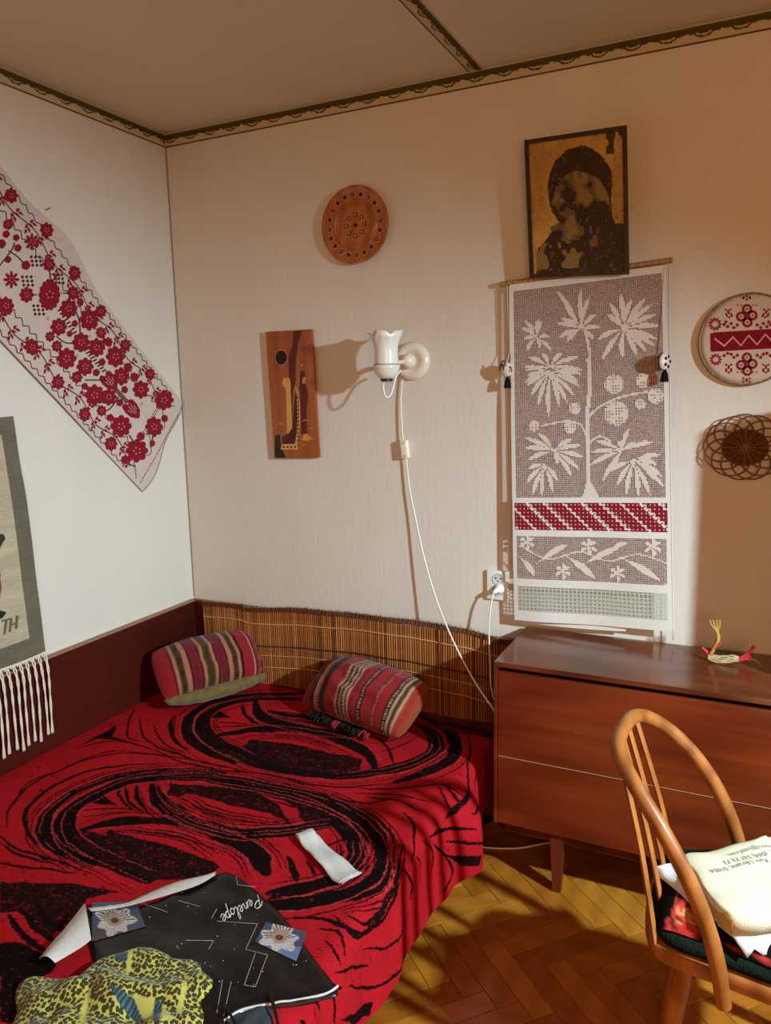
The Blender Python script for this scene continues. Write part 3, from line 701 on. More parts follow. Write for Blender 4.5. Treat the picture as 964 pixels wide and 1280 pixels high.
rt = N.new('ShaderNodeValToRGB'); rt.color_ramp.elements[0].color = lin('15242a') + (1,); rt.color_ramp.elements[1].color = lin('3f5c60') + (1,); Lk.new(wv_.outputs['Fac'], rt.inputs[0]); Lk.new(rt.outputs[0], m1.inputs[7])
m2 = N.new('ShaderNodeMix'); m2.data_type = 'RGBA'; Lk.new(sep.outputs[1], m2.inputs[0]); Lk.new(m1.outputs[2], m2.inputs[6]); m2.inputs[7].default_value = lin('b3ab50') + (1,)
Lk.new(m2.outputs[2], bs.inputs['Base Color'])
so_ = [(-245, 420), (-220, 370), (-150, 360), (-60, 380), (0, 345), (60, 300), (150, 275), (200, 258), (245, 248), (320, 275), (345, 295), (420, 298), (470, 330), (497, 365), (490, 400), (455, 440), (450, 490), (420, 540), (340, 585), (250, 588), (140, 610), (0, 640), (-150, 650), (-250, 640), (-275, 560), (-240, 480)]
sc_ = crom([Fp(cb(p), .43)[:2] for p in so_], 5, closed=True); ce = np.array(Fp(cb((110, 450)), .43)[:2])
NR = 80; rows = []; cols = []
for r in np.linspace(0, 1, NR):
    P = ce + (sc_ - ce) * r; P = np.vstack([P, P[:1]])
    th = np.arctan2(P[:, 1] - ce[1], P[:, 0] - ce[0])
    prof = (1 - r ** 3) ** .75
    x, y = P[:, 0], P[:, 1]
    a_ = x * .80 + y * .60; b_ = -x * .6 + y * .8
    folds = .010 * np.sin(b_ * 62 + 3.0 * vnoise(x, y, 6, 51)) + .012 * vnoise(x, y, 13, 52) + .007 * vnoise(x, y, 30, 53) + .006 * np.abs(np.sin(a_ * 38 + 4 * vnoise(x, y, 5, 57)))
    z = pk_base(x, y) + .018 + prof * (.014 + folds * 1.1) - .012 * r ** 8
    rows.append(np.c_[P, z])
    px = proj(np.c_[P, z]); qx = (px[:, 0] - 100) * 2.921; qy = (px[:, 1] - 1075) * 2.921
    c = np.zeros((len(P), 3))
    for pl in ([(105, 455), (150, 470), (215, 520), (240, 590), (190, 585), (140, 520)], [(270, 510), (300, 520), (300, 570), (265, 590)], [(195, 275), (225, 250), (280, 262), (285, 290), (230, 285), (195, 305)], [(125, 350), (180, 330), (185, 365), (140, 375)]):
        c[inpoly(qx, qy, pl), 0] = 1
    for pl in ([(190, 490), (275, 505), (262, 588), (232, 588)], [(178, 320), (195, 320), (185, 410), (165, 420)], [(375, 440), (392, 440), (372, 560), (352, 560)], [(20, 490), (42, 470), (10, 640), (-15, 640)], [(300, 530), (345, 580), (295, 588)]):
        c[inpoly(qx, qy, pl), 1] = 1
    cols.append(c)
scarf = tag(gridobj('scarf', np.array(rows), np.array(cols), LEO, loc=(ce[0], ce[1], .40)), 'crumpled yellow leopard print scarf lying on the black packaging', 'scarf')
# dark grey cloth and black strap at the near edge of the packaging
gp = [Fp(cb(p), .385) for p in [(545, 560), (620, 525), (690, 515), (700, 590), (600, 640), (520, 640)]]
c_ = crom([p[:2] for p in gp], 5, closed=True); cc = c_.mean(0)
rows = []
for r in np.linspace(0, 1, 10):
    P = cc + (c_ - cc) * r; P = np.vstack([P, P[:1]]); rows.append(np.c_[P, bz(P[:, 0], P[:, 1]) + .003 + .010 * (1 - r ** 3) + .002 * np.sin(P[:, 0] * 160)])
tag(build(MB().grid(np.array(rows)), 'cloth', mat('slate_cloth', '2f3438', .85, bump=(.4, 200)), smooth=True), 'small dark grey cloth under the near edge of the black packaging', 'cloth')
for nm, pts, lb in (('strap', [(690, 455), (705, 500), (722, 560), (735, 620)], 'thin black strap end lying beside the grey cloth, right one of two'), ('strap', [(520, 510), (545, 535), (570, 580), (590, 630)], 'thin black strap end lying beside the grey cloth, left one of two')):
    Q = [Fp(cb(p), .405) for p in pts]
    Q = [(q[0], q[1], float(bz(q[0], q[1])) + (.024 if i < 2 else .018)) for i, q in enumerate(crom(Q, 4))]
    tag(build(MB().tube(Q, [.003 + .002 * (i < 4) for i in range(len(Q))], 8, flat=.4), nm, BLACK, smooth=True), lb, 'strap')

# ------------------------------------------------------------------ chest of drawers
CX0, CX1, CY0, CY1, CZ0, CZ1 = 1.488, 2.78, -.385, -.012, .205, .745
ch = thing('chest_of_drawers', (2.13, -.2, 0), 'polished reddish-brown wooden chest of drawers standing against the wall right of the bed', 'dresser')
b = MB()
b.bbox((CX0, CY0, CZ0), (CX0 + .012, CY1, CZ1 - .0165), .0015); b.bbox((CX1 - .012, CY0, CZ0), (CX1, CY1, CZ1 - .0165), .0015)
b.bbox((CX0 + .012, CY0 + .004, CZ0), (CX1 - .012, CY1, CZ0 + .016), .0015); b.box((CX0 + .012, CY1 - .008, CZ0 + .016), (CX1 - .012, CY1, CZ1 - .0165))
build(b, 'carcass', CHEST_W, ch)
build(MB().box((CX0 + .0125, CY0 + .03, CZ0 + .0165), (CX1 - .0125, CY1 - .0085, CZ1 - .0175)), 'gap_filler', mat('gap_shade', '060302', .9), ch)  # near-black filler, its colour gives the shade in the drawer gaps
build(MB().bbox((CX0, CY0 - .001, CZ1 - .016), (CX1, CY1, CZ1), .002), 'top', TOP_W, ch)
pale = mat('worn_highlight', 'b98a6a', .6)  # pale line: chipped edge together with its highlight, painted in
for z0, z1 in ((.4345, .7145), (CZ0 + .0035, .4310)):
    dr = build(MB().bbox((CX0 + .014, CY0, z0), (CX1 - .014, CY0 + .018, z1), .0015), 'drawer', CHEST_W, ch)
    if z0 > .4: build(MB().box((CX0 + .016, CY0 - .0008, z0 + .0002), (CX1 - .016, CY0 + .003, z0 + .0022)), 'worn_highlight', pale, dr)
build(MB().bbox((CX0 + .03, CY0 + .02, .172), (CX1 - .03, CY0 + .038, CZ0 - .0005), .0015).bbox((CX0 + .03, CY1 - .05, .172), (CX1 - .03, CY1 - .032, CZ0 - .0005), .0015), 'base_rail', CHEST_D, ch)
for x in (1.688, 2.58):
    for y in (-.352, -.06):
        V_ = []
        for z, r in ((.0, .013), (.2045, .021)):
            V_ += [(x + sx * r, y + sy * r, z) for sx, sy in ((-1, -1), (1, -1), (1, 1), (-1, 1))]
        build(MB().add(V_, [(3, 2, 1, 0), (4, 5, 6, 7), (0, 1, 5, 4), (1, 2, 6, 5), (2, 3, 7, 6), (3, 0, 4, 7)]), 'leg', CHEST_D, ch)
# tall box shelf further along the chest (outside the picture, its shadow falls on the wall)
sh = thing('wall_shelf_unit', (2.62, -.11, CZ1), 'brown wooden shelf unit standing on the right end of the chest', 'shelf')
build(MB().bbox((2.425, -.32, CZ1 + .0005), (2.443, -.012, 1.560), .002), 'side_panel', CHEST_D, sh)
build(MB().bbox((2.762, -.32, CZ1 + .0005), (2.78, -.012, 1.560), .002), 'side_panel', CHEST_D, sh)
for z in (.7455, 1.02, 1.29, 1.542): build(MB().bbox((2.443, -.32, z), (2.762, -.020, z + .017), .002), 'shelf', CHEST_D, sh)
build(MB().box((2.443, -.020, .7455), (2.762, -.012, 1.559)), 'back_panel', CHEST_D, sh)

# ------------------------------------------------------------------ straw bird on the chest
co = crop(860, 760, 9.27)
bird = thing('straw_ornament', (2.14, -.14, CZ1), 'small woven straw bird with red yarn ties on the chest top', 'ornament')
def orn(p, y=-.135): return Wp(co(p), y)
mb = MB()
for k in range(16):
    a_ = 2 * PI * k / 16; oy = .016 * math.cos(a_); oz = .0105 * math.sin(a_)
    P = []
    for t, (px_, py_) in zip(np.linspace(0, 1, 5), [(235, 570), (320, 600), (420, 600), (510, 590), (590, 590)]):
        q = orn((px_, py_)); s_ = math.sin(PI * min(1, .25 + t * .6)); P.append((q[0], q[1] + oy * s_ + .002 * math.sin(t * 9 + k * 2.1), max(q[2] + oz * s_ + .0022 * math.sin(t * 11 + k * 1.7), CZ1 + .003)))
    mb.tube(crom(P, 4), .0021, 5)
build(mb, 'straw_body', mat('pale_straw', 'b8a476', .55, var=(.2, 150)), bird)
mb = MB()
for k in range(4):
    mb.tube(crom([orn(p, -.135 + .004 * (k - 1.5)) + np.array([.0015 * k, 0, 0]) for p in [(255, 540), (290, 480), (335, 400), (345, 330), (330, 270), (310 + 25 * (k - 1.5) * 1.1, 190), (300 + 30 * (k - 1.5), 135)]], 4), .0026, 5)
build(mb, 'straw_neck', STRAW, bird)
for pts in ([(160, 460), (205, 495), (250, 545), (285, 520)], [(245, 560), (275, 500), (320, 430), (345, 350)], [(300, 470), (345, 430), (378, 410)], [(590, 590), (640, 560), (700, 530)], [(600, 610), (660, 590), (735, 600)], [(640, 600), (700, 560), (740, 590)], [(690, 540), (740, 480), (770, 440)]):
    build(MB().tube([(q[0], q[1], max(q[2], CZ1 + .005)) for q in crom([orn(p) for p in pts], 5)], [.0055] * 6 + [.004] * 30 if False else .0048, 7), 'red_yarn', mat('red_yarn', 'c3323c', .9, var=(.25, 200)), bird, smooth=True)
Q = crom([orn(p) for p in [(730, 590), (790, 610), (870, 690)]], 4); build(MB().tube([(q[0], q[1], max(q[2], CZ1 + .003)) for q in Q], [.004 * (1 - i / len(Q)) + .0008 for i in range(len(Q))], 6), 'straw_tail', STRAW, bird)

# ------------------------------------------------------------------ bentwood chair
chair = thing('bentwood_chair', (2.23, -.9, 0), 'light brown bentwood chair with hoop back and thin slats at the right edge', 'chair')
phi, thc, nx, ny, Wc, Hc, ac, kc = .09, .531, 2.178, -1.1, .404, .494, .606, -.106
bv = np.array([-math.cos(phi), math.sin(phi), 0]); pv = np.array([math.sin(phi), math.cos(phi), 0]); uv = np.array([0, 0, 1]) * math.cos(thc) + bv * math.sin(thc); nv_ = np.cross(pv, uv)
def hoop(t):
    c, s = math.cos(t), math.sin(t); w = -Wc / 2 * math.copysign(abs(c) ** ac, c); hh = Hc * abs(s) ** ac
    return np.array([nx, ny, .40]) + (w + Wc / 2) * pv + hh * uv + kc * hh * (hh - Hc) * 4 / Hc * nv_
P = np.array([hoop(t) for t in np.linspace(0.0, PI, 160)])
dd = np.r_[0, np.cumsum(np.linalg.norm(np.diff(P, axis=0), axis=1))]; q = np.linspace(0, dd[-1], 72); P = np.stack([np.interp(q, dd, P[:, i]) for i in range(3)], 1)
for _ in range(2): P[1:-1] = (P[:-2] + 2 * P[1:-1] + P[2:]) / 4
e0 = P[0] + (P[0] - P[1]) / np.linalg.norm(P[0] - P[1]) * .015; e1 = P[-1] + (P[-1] - P[-2]) / np.linalg.norm(P[-1] - P[-2]) * .015
P = np.vstack([e0, P, e1]); build(MB().tube(P, [.0165 if 3 < i < 70 else .015 for i in range(len(P))], 14), 'hoop', BEECH, chair, smooth=True, sharp=50)
SZ = .445
seat_o = [(2.035, -1.045), (2.075, -1.075), (2.16, -1.085), (2.30, -1.105), (2.43, -1.11), (2.475, -1.06), (2.49, -.90), (2.475, -.74), (2.43, -.695), (2.30, -.69), (2.16, -.705), (2.08, -.71), (2.035, -.735), (2.018, -.80), (2.012, -.89), (2.018, -.98)]
so2 = crom(seat_o, 4, closed=True); cs = so2.mean(0)
rings = []
for f_, z in ((.0, SZ - .040), (.93, SZ - .040), (.985, SZ - .030), (1.0, SZ - .018), (.995, SZ - .006), (.975, SZ), (.6, SZ - .003), (0, SZ - .005)):
    Pp = cs + (so2 - cs) * f_; Pp = np.vstack([Pp, Pp[:1]]); rings.append(np.c_[Pp, np.full(len(Pp), z)])
build(MB().grid(np.array(rings)), 'seat', BEECH, chair, smooth=True, sharp=60)
tops = [hoop(PI * t) for t in (.385, .47, .555, .635)]
tops = []
for yy in (-.985, -.905, -.852, -.802):
    k = 12 + int(np.argmin(np.abs(P[12:-12, 1] - yy) + (P[12:-12, 2] < .74) * 9)); tops.append(P[k])
bases = [(2.046, -1.045), (2.056, -.965), (2.064, -.905), (2.074, -.820)]
for a_, c_ in zip(tops, bases):
    A_ = Vector(a_); B_ = Vector((c_[0], c_[1], SZ - .004)); M_ = (A_ + B_) / 2 + Vector((.006, 0, 0))
    build(MB().tube([tuple(p) for p in crom([A_, M_, B_], 6)], [.0125] * 13, 8, flat=.5, up=(1, 0, 0)), 'slat', BEECH, chair, smooth=True, sharp=50)
for (x, y, fx_, fy_) in ((2.105, -1.025, 2.055, -1.035), (2.40, -1.04, 2.44, -1.09), (2.10, -.765, 2.05, -.745), (2.40, -.76, 2.44, -.70)):
    build(MB().tube([(x, y, SZ - .0405), (x + (fx_ - x) * .5, y + (fy_ - y) * .5, .22), (fx_, fy_, .0)], [.019, .018, .013], 12), 'leg', BEECH, chair, smooth=True, sharp=50)

# seat pad, tote bag, papers
padc = mat('dark_green_chenille', '141e16', .95, .1, bump=(.9, 180), var=(.45, 120))
so3 = crom([(x + (cs[0] - x) * .05, y + (cs[1] - y) * .05) for x, y in seat_o], 4, closed=True)
rings = []
for f_, z in ((0, SZ + .002), (.96, SZ + .002), (1.0, SZ + .012), (.985, SZ + .024), (.93, SZ + .030), (0, SZ + .030)):
    Pp = cs + (so3 - cs) * f_; Pp = np.vstack([Pp, Pp[:1]]); rings.append(np.c_[Pp, z + .0025 * vnoise(Pp[:, 0], Pp[:, 1], 60, 61) * (f_ > .9)])
tag(build(MB().grid(np.array(rings)), 'seat_pad', padc, smooth=True), 'dark green black chenille seat pad on the bentwood chair', 'cushion')
# floral shawl lump between pad and bag
fl = thing('floral_cloth', (2.16, -.95, SZ + .03), 'folded black cloth with red flowers lying on the chair seat under the bag', 'cloth')
zz = crop(800, 1030, 5.122)
oc = crom([(2.045, -1.03), (2.09, -1.05), (2.17, -1.06), (2.30, -1.085), (2.42, -1.08), (2.45, -.9), (2.42, -.74), (2.2, -.73), (2.08, -.76), (2.045, -.85)], 5, closed=True); cf = oc.mean(0)
def fl_z(x, y, r): return SZ + .034 + (.045 + .008 * vnoise(x, y, 16, 63)) * (1 - r ** 4) ** .7
FR = np.linspace(0, 1, 44); rows = []
for r in FR:
    Pp = cf + (oc - cf) * r; Pp = np.vstack([Pp, Pp[:1]]); rows.append(np.c_[Pp, fl_z(Pp[:, 0], Pp[:, 1], r)])
rows = np.array(rows); px = proj(rows); qx = (px[..., 0] - 800) * 5.122; qy = (px[..., 1] - 1030) * 5.122
fc = np.empty(rows.shape); fc[:] = lin('0f0c0c'); nz_ = vnoise(qx, qy, .05, 64)
fc[inpoly(qx, qy, [(235, 465), (300, 500), (350, 560), (380, 650), (350, 745), (250, 720), (145, 745), (150, 660), (200, 560)])] = lin('c33a33')
k_ = inpoly(qx, qy, [(240, 520), (320, 520), (370, 640), (240, 640), (180, 720), (180, 630)]); fc[k_ & (nz_ > .05)] = lin('c98a55'); fc[k_ & (nz_ < -.45)] = lin('3a2616')
fc[inpoly(qx, qy, [(590, 820), (625, 765), (670, 860)])] = lin('8a2030'); fc[inpoly(qx, qy, [(760, 870), (840, 800), (840, 920)])] = lin('c23b34'); fc[inpoly(qx, qy, [(700, 860), (740, 800), (790, 850), (750, 885)])] = lin('7a6a4a')
gridobj('shawl', rows, fc, mat('floral_print', '201010', .9, .1, attr=True, bump=(.4, 300)), fl)

tote = thing('tote_bag', (2.2, -.85, SZ + .08), 'cream canvas tote bag with printed hotel address lying on the chair seat', 'bag')
ZT = .565
def tp(p, z=ZT): return Fp(zz(p), z)
to = [(283, 178), (430, 160), (600, 120), (720, 92), (800, 62), (835, 70), (1000, 40), (1150, 300), (1100, 530), (840, 580), (720, 588), (605, 575), (540, 535), (480, 480), (420, 395), (360, 300)]
tc_ = crom([tp(p)[:2] for p in to], 4, closed=True); ct = tc_.mean(0)
rows = []
for r in np.linspace(0, 1, 22):
    Pp = ct + (tc_ - ct) * r; Pp = np.vstack([Pp, Pp[:1]]); rows.append(np.c_[Pp, ZT - .006 * r ** 8 + .004 * vnoise(Pp[:, 0], Pp[:, 1], 14, 66) + .0015 * np.sin(Pp[:, 1] * 90)])
for dz, f_ in ((-.020, 1.004), (-.040, 1.0), (-.042, .5)):
    Pp = ct + (tc_ - ct) * f_; Pp = np.vstack([Pp, Pp[:1]]); rows.append(np.c_[Pp, np.full(len(Pp), ZT + dz)])
TOTE = mat('canvas', 'd9cfae', .9, .15, bump=(.4, 500), var=(.05, 20))
build(MB().grid(np.array(rows)), 'bag_body', TOTE, tote, smooth=True)
ctt = crop(880, 1040, 11.476)
for s_, a_, b_ in (('Kyiv, Ukraine, 01054', (900, 372), (78, 538)), ('(044) 537 73 73', (890, 282), (270, 418)), ('tel.', (1120, 232), (945, 270)), ('opera@hotel.com', (960, 165), (340, 308))):
    A_, B_ = Vector(Fp(ctt(a_), ZT + .003)), Vector(Fp(ctt(b_), ZT + .003)); ux_ = B_ - A_
    mb = text_mb(MB(), s_, (0, 0, 0), (1, 0, 0), (0, 1, 0), .05); vx = np.array(mb.v); sc = ux_.length / vx[:, 0].max(); un_ = ux_.normalized(); up_ = Vector((0, 0, 1)).cross(un_)
    mb.v = []
    for v in vx:
        P_ = A_ + un_ * v[0] * sc + up_ * v[1] / .036 * .0125
        mb.v.append((P_.x, P_.y, ZT + .004 * float(vnoise(np.array(P_.x), np.array(P_.y), 14, 66)) + .0015 * math.sin(P_.y * 90) + .0016))
    build(mb, 'printed_line', mat('faded_ink', '7d7362', .8), tote, fix=False)
# folded corner and side gusset of the bag
g = []
for a_ in ((375, 345), (425, 415), (485, 500), (540, 555), (596, 590), (604, 592)):
    T_ = tp(a_, ZT - .008); g.append([T_ + np.array([0, -.001, 0]), T_ + np.array([-.002, -.006, -.016]), T_ + np.array([0, -.003, -.038])])
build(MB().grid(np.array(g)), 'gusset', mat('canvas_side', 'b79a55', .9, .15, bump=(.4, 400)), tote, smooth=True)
PAP = mat('white_paper', 'd6d9dd', .7, .3, bump=(.5, 30))
g = []
for a_, b_ in (((98, 275), (98, 325)), ((165, 255), (160, 365)), ((240, 245), (250, 440)), ((290, 330), (320, 510)), ((340, 400), (352, 530))):
    A_, B_ = tp(a_, .548), tp(b_, .520); g.append([A_, A_ * .66 + B_ * .34 + np.array([0, 0, .004]), A_ * .3 + B_ * .7, B_])
pp = build(MB().grid(np.array(g)), 'paper_sheet', PAP, smooth=True); pp.modifiers.new('t', 'SOLIDIFY').thickness = .0012
tag(pp, 'white paper sheet sticking out beneath the tote bag toward the slats', 'paper')
g = []
for a_, b_, z0, z1 in (((470, 600), (500, 650), .525, .515), ((560, 640), (600, 730), .525, .508), ((640, 655), (690, 860), .525, .488), ((740, 650), (735, 800), .525, .50), ((840, 650), (790, 840), .525, .495), ((960, 640), (960, 800), .525, .50)):
    A_, B_ = tp(a_, z0), tp(b_, z1); g.append([A_, A_ * .66 + B_ * .34 + np.array([0, 0, .005]), A_ * .33 + B_ * .67 + np.array([0, 0, .003]), B_])
pp = build(MB().grid(np.array(g)), 'plastic_bag', mat('white_plastic_film', 'd3d4d6', .4, .5, bump=(.7, 50)), smooth=True); pp.modifiers.new('t', 'SOLIDIFY').thickness = .001
tag(pp, 'crumpled white plastic bag under the front of the tote bag', 'bag')
# cable on the floor behind the bed end
tag(build(MB().tube(crom([Fp(p_, .004) for p_ in ((585, 1056), (615, 1060), (650, 1060), (690, 1053), (760, 1048))], 6), .0035, 8), 'cable', CREAMPL, smooth=True), 'white cable lying on the floor under the chest', 'cable')

# ------------------------------------------------------------------ plate
pl = thing('wall_plate', (.853, 0, 2.163), 'round carved brown wooden plate hanging on the back wall', 'plate')
PM = Matrix.Translation((.853, -.004, 2.163)) @ Matrix.Rotation(PI / 2, 4, 'X')
PR = .134
prof = [(.06, 0), (.10, .004), (PR, .016), (PR + .001, .020), (PR - .006, .022), (.122, .020), (.118, .0185), (.088, .0150), (.085, .0185), (.081, .0185), (.078, .0145), (.075, .0165), (.071, .0165), (.068, .012), (.02, .011), (0.0005, .011)]
build(MB().lathe(prof, 72, PM), 'dish', mat('carved_wood', 'b5692a', .35, .5, coat=.3, wood=('9a521c', 5, (2, 2, 2))), pl, smooth=True, sharp=35)
def pd(r, th, h): return PM @ Vector((r * math.cos(th), r * math.sin(th), h))
dk = mat('plate_dark_inlay', '3a0f0c', .4); pw = mat('plate_pale_inlay', 'd9b58e', .4); pcv = mat('plate_carving', 'b4714a', .5, var=(.4, 160))
for k in range(20):
    th = 2 * PI * k / 20 + .05
    M_ = PM @ Matrix.Translation((.104 * math.cos(th), .104 * math.sin(th), .0166))
    ins = build(MB().lathe([(.0125, 0), (.0125, .0016), (.0005, .0018)], 12, M_), 'rosette', pcv, pl)
    build(MB().lathe([(.0072, .001), (.0068, .0032), (.0005, .0034)], 10, M_), 'inlay', dk, ins)
    if k % 5 in (0, 3): build(MB().lathe([(.0024, .003), (.0022, .0042), (.0004, .0044)], 8, M_), 'bead', pw, ins)
for k in range(8):
    th = 2 * PI * k / 8
    M_ = PM @ Matrix.Translation((.036 * math.cos(th), .036 * math.sin(th), .0112)) @ Matrix.Rotation(PI / 4, 4, 'Z')
    ins = build(MB().lathe([(.0085, 0), (.0085, .0016), (.0005, .0018)], 4, M_), 'rosette', dk, pl)
    build(MB().lathe([(.0035, .001), (.0032, .003), (.0004, .0032)], 8, M_), 'bead', pw, ins)
mb = MB()
for k in range(24):
    th = 2 * PI * k / 24; M_ = PM @ Matrix.Translation((.052 * math.cos(th), .052 * math.sin(th), .0112)) @ Matrix.Rotation(th, 4, 'Z')
    mb.box((-.005, -.0028, 0), (.005, .0028, .0014), M_)
build(mb, 'carved_ring', pcv, pl)
build(MB().lathe([(.007, .0112), (.0065, .0135), (.0004, .014)], 10, PM), 'inlay', dk, pl)

# ------------------------------------------------------------------ marquetry panel
PY = -.018
mp_ = thing('marquetry_panel', (.55, 0, 1.32), 'tall narrow brown wood inlay panel hanging left of the wall lamp', 'picture')
cm = crop(325, 405, 7.314)
def pm(p, y=PY): return Wp(cm(p), y)
quad = [(52, 72), (472, 48), (538, 1222), (132, 1226)]
build(MB().prism([pm(p) for p in quad], (0, 1, 0), .014), 'board', mat('panel_wood', 'a6561d', .35, .5, coat=.2, wood=('914312', 3, (3, 3, .6))), mp_)
def inlay(name, pts, c, lift=.0008, sm=0, w=None, k=None):
    P = [pm(p, PY - .0001) for p in (crom(pts, 4, closed=True) if sm else pts)]
    return build(MB().prism(P, (0, -1, 0), lift), name, mat('inlay_veneer', c, .4, .4, var=(.15, 40, (3, 3, .5))), mp_)
inlay('dark_veneer', [(305, 65), (385, 58), (350, 170), (330, 330), (325, 540), (300, 620), (290, 980), (210, 1095), (200, 1030), (262, 1000), (285, 700), (270, 520), (262, 300), (300, 180)], '5a2210')
inlay('dark_veneer', [(330, 590), (345, 680), (335, 1090), (210, 1098), (250, 1040), (295, 970)], '4a150c', .0010)
inlay('dark_veneer', [(370, 430), (410, 430), (418, 560), (440, 640), (425, 800), (430, 1000), (380, 1010), (375, 720), (360, 600)], '571d0e', .0009)
inlay('dark_veneer', [(140, 1020), (180, 1010), (195, 1120), (240, 1222), (135, 1224)], '2c1c10', .0009)
inlay('pale_ring', [(197 + 62 * math.cos(a), 307 + 76 * math.sin(a)) for a in np.linspace(0, 2 * PI, 24, endpoint=False)], 'a8683a', .0010)
inlay('dark_disc', [(196 + 52 * math.cos(a), 307 + 64 * math.sin(a)) for a in np.linspace(0, 2 * PI, 24, endpoint=False)], '21090a', .0014)
inlay('light_veneer', [(205, 535), (215, 498), (245, 488), (275, 500), (282, 560), (296, 950), (260, 1005), (248, 1000), (240, 620), (232, 580), (210, 565)], 'd39a48', .0012)
inlay('light_veneer', [(190, 1145), (205, 1100), (335, 1100), (345, 1145)], 'dca765', .0013)
inlay('light_veneer', [(320, 1100), (345, 1100), (360, 1000), (366, 850), (362, 690), (338, 680), (345, 860), (338, 1000)], 'c98f5c', .0012)
inlay('light_veneer', [(310, 580), (330, 575), (360, 620), (362, 680), (340, 660), (330, 620)], 'b9834f', .0012)
inlay('light_veneer', [(345, 460), (358, 450), (362, 580), (348, 590)], 'a86a3c', .0012)
inlay('light_veneer', [(370, 1050), (395, 1045), (400, 1010), (425, 1005), (490, 1050), (440, 1068), (400, 1066)], 'd38a3a', .0013)
for q in ([(380, 888), (420, 870), (460, 892), (415, 884)], [(365, 1090), (400, 1102), (435, 1090), (400, 1114)], [(440, 955), (470, 945), (498, 960)], [(160, 920), (190, 898), (215, 918)], [(385, 540), (395, 490), (420, 480), (415, 548)], [(370, 372), (395, 365), (385, 392)]):
    inlay('light_veneer', q, 'b87d4c', .0012)
for k in range(11): inlay('dark_chip', [(346, 705 + 35 * k), (358, 705 + 35 * k), (356, 725 + 35 * k), (345, 725 + 35 * k)], '5a2a14', .0018)
for k in range(4): inlay('dark_chip', [(208 + 34 * k, 1115), (230 + 34 * k, 1112), (232 + 34 * k, 1134), (214 + 34 * k, 1136)], '6a3a1c', .0018)

# ------------------------------------------------------------------ wall lamp with cord, switch and plug
lamp = thing('wall_lamp', (1.07, 0, 1.68), 'white glass tulip wall lamp with a cord running down to the socket', 'lamp')
GLS = mat('milk_glass', 'eee6da', .22, .55, coat=.4)
CER = mat('cream_ceramic', 'e8ddc9', .25, .55, coat=.3)
cl = crop(450, 400, 6.737)
bc = Wp((516.5, 451.5))
M_ = Matrix.Translation((bc[0], -.0005, bc[2])) @ Matrix.Rotation(PI / 2, 4, 'X')
build(MB().lathe([(.0672, 0), (.068, .008), (.064, .018), (.052, .025), (.038, .022), (.030, .016), (.0005, .016)], 40, M_), 'wall_base', CER, lamp, smooth=True)
build(MB().ball((bc[0], -.040, bc[2]), (.027, .030, .027), 20, 12), 'ball_joint', CER, lamp, smooth=True)
LY = -.135
ax_ = Wp(cl((222, 300)), LY); zt = Wp(cl((222, 105)), LY)[2]; zw = Wp(cl((222, 372)), LY)[2]; zb = Wp(cl((222, 492)), LY)[2]; zc = Wp(cl((222, 520)), LY)[2]
build(MB().tube([(bc[0] - .005, -.062, bc[2] - .002), (bc[0] - .02, -.085, bc[2] - .006), (ax_[0] + .03, LY + .02, zw - .01)], .008, 10), 'arm', CER, lamp, smooth=True)
Ms = Matrix.Translation((ax_[0], LY, 0)) @ Matrix.Rotation(math.radians(-3), 4, 'Y') if False else Matrix.Translation((ax_[0], LY, 0))
hs = zt - zw
def ruf(r, z, th):
    f_ = max(0, (z - zw - .55 * hs) / (.45 * hs)); return r * (1 + .05 * f_ * math.cos(5 * th + .6)), z + .0055 * f_ * math.cos(5 * th + 1.2) + .003 * f_ * math.cos(th * 11)
build(MB().lathe([(.041, zw), (.0415, zw + .1 * hs), (.0405, zw + .35 * hs), (.042, zw + .6 * hs), (.049, zw + .82 * hs), (.063, zw + 1.0 * hs), (.0615, zw + 1.0 * hs), (.0475, zw + .82 * hs), (.0405, zw + .6 * hs), (.039, zw + .35 * hs), (.040, zw)], 60, Ms, ruf), 'shade', GLS, lamp, smooth=True)
build(MB().lathe([(.0445, zw - .001), (.047, zw - .008), (.046, zw - .3 * (zw - zb)), (.038, zw - .7 * (zw - zb)), (.028, zb), (.0005, zb)], 40, Ms), 'bowl', CER, lamp, smooth=True)
build(MB().lathe([(.042, zw + .0005), (.045, zw + .0005), (.045, zw - .0015), (.0415, zw - .0015)], 40, Ms), 'dark_seam', mat('seam_brown', '6b4a35', .6), lamp)
build(MB().lathe([(.022, zb - .0005), (.0215, zc + .002), (.012, zc), (.0005, zc)], 24, Ms), 'cap', mat('aged_brass', '4a3320', .4, metal=.6), lamp, smooth=True, sharp=40)
# one continuous flex: loop under the cap, then base -> switch -> behind the chest -> plug
zl = Wp(cl((205, 648)), LY)[2]
build(MB().tube(crom([(ax_[0] - .010, LY, zc + .004), (ax_[0] - .013, LY - .002, zc - .022), (ax_[0] - .004, LY, zl), (ax_[0] + .010, LY + .012, zl + .010), (ax_[0] + .022, LY + .03, zb + .005), (ax_[0] + .032, LY + .05, zw - .022)], 6), .0032, 8), 'cord_loop', WHITEPL, lamp, smooth=True)
cp = [Wp((503, 474), -.010), Wp((501, 500), -.010), Wp((502, 525), -.012), Wp((504, 550), -.014), Wp((508, 575), -.014), Wp((512, 610), -.016), Wp((520, 650), -.022), Wp((531, 700), -.035), Wp((546, 750), -.055), Wp((566, 800), -.085), Wp((590, 846), -.13), Wp((608, 874), -.18), Wp((616, 886), -.20)]
cp += [np.array([1.452, -.16, .40]), np.array([1.462, -.11, .22]), np.array([1.464, -.08, .12]), np.array([1.464, -.065, .30]), Wp((616.5, 870), -.072), Wp((613, 830), -.068), Wp((611.5, 800), -.062), Wp((612, 775), -.055), Wp((614, 755), -.050), Wp((617, 742), -.043)]
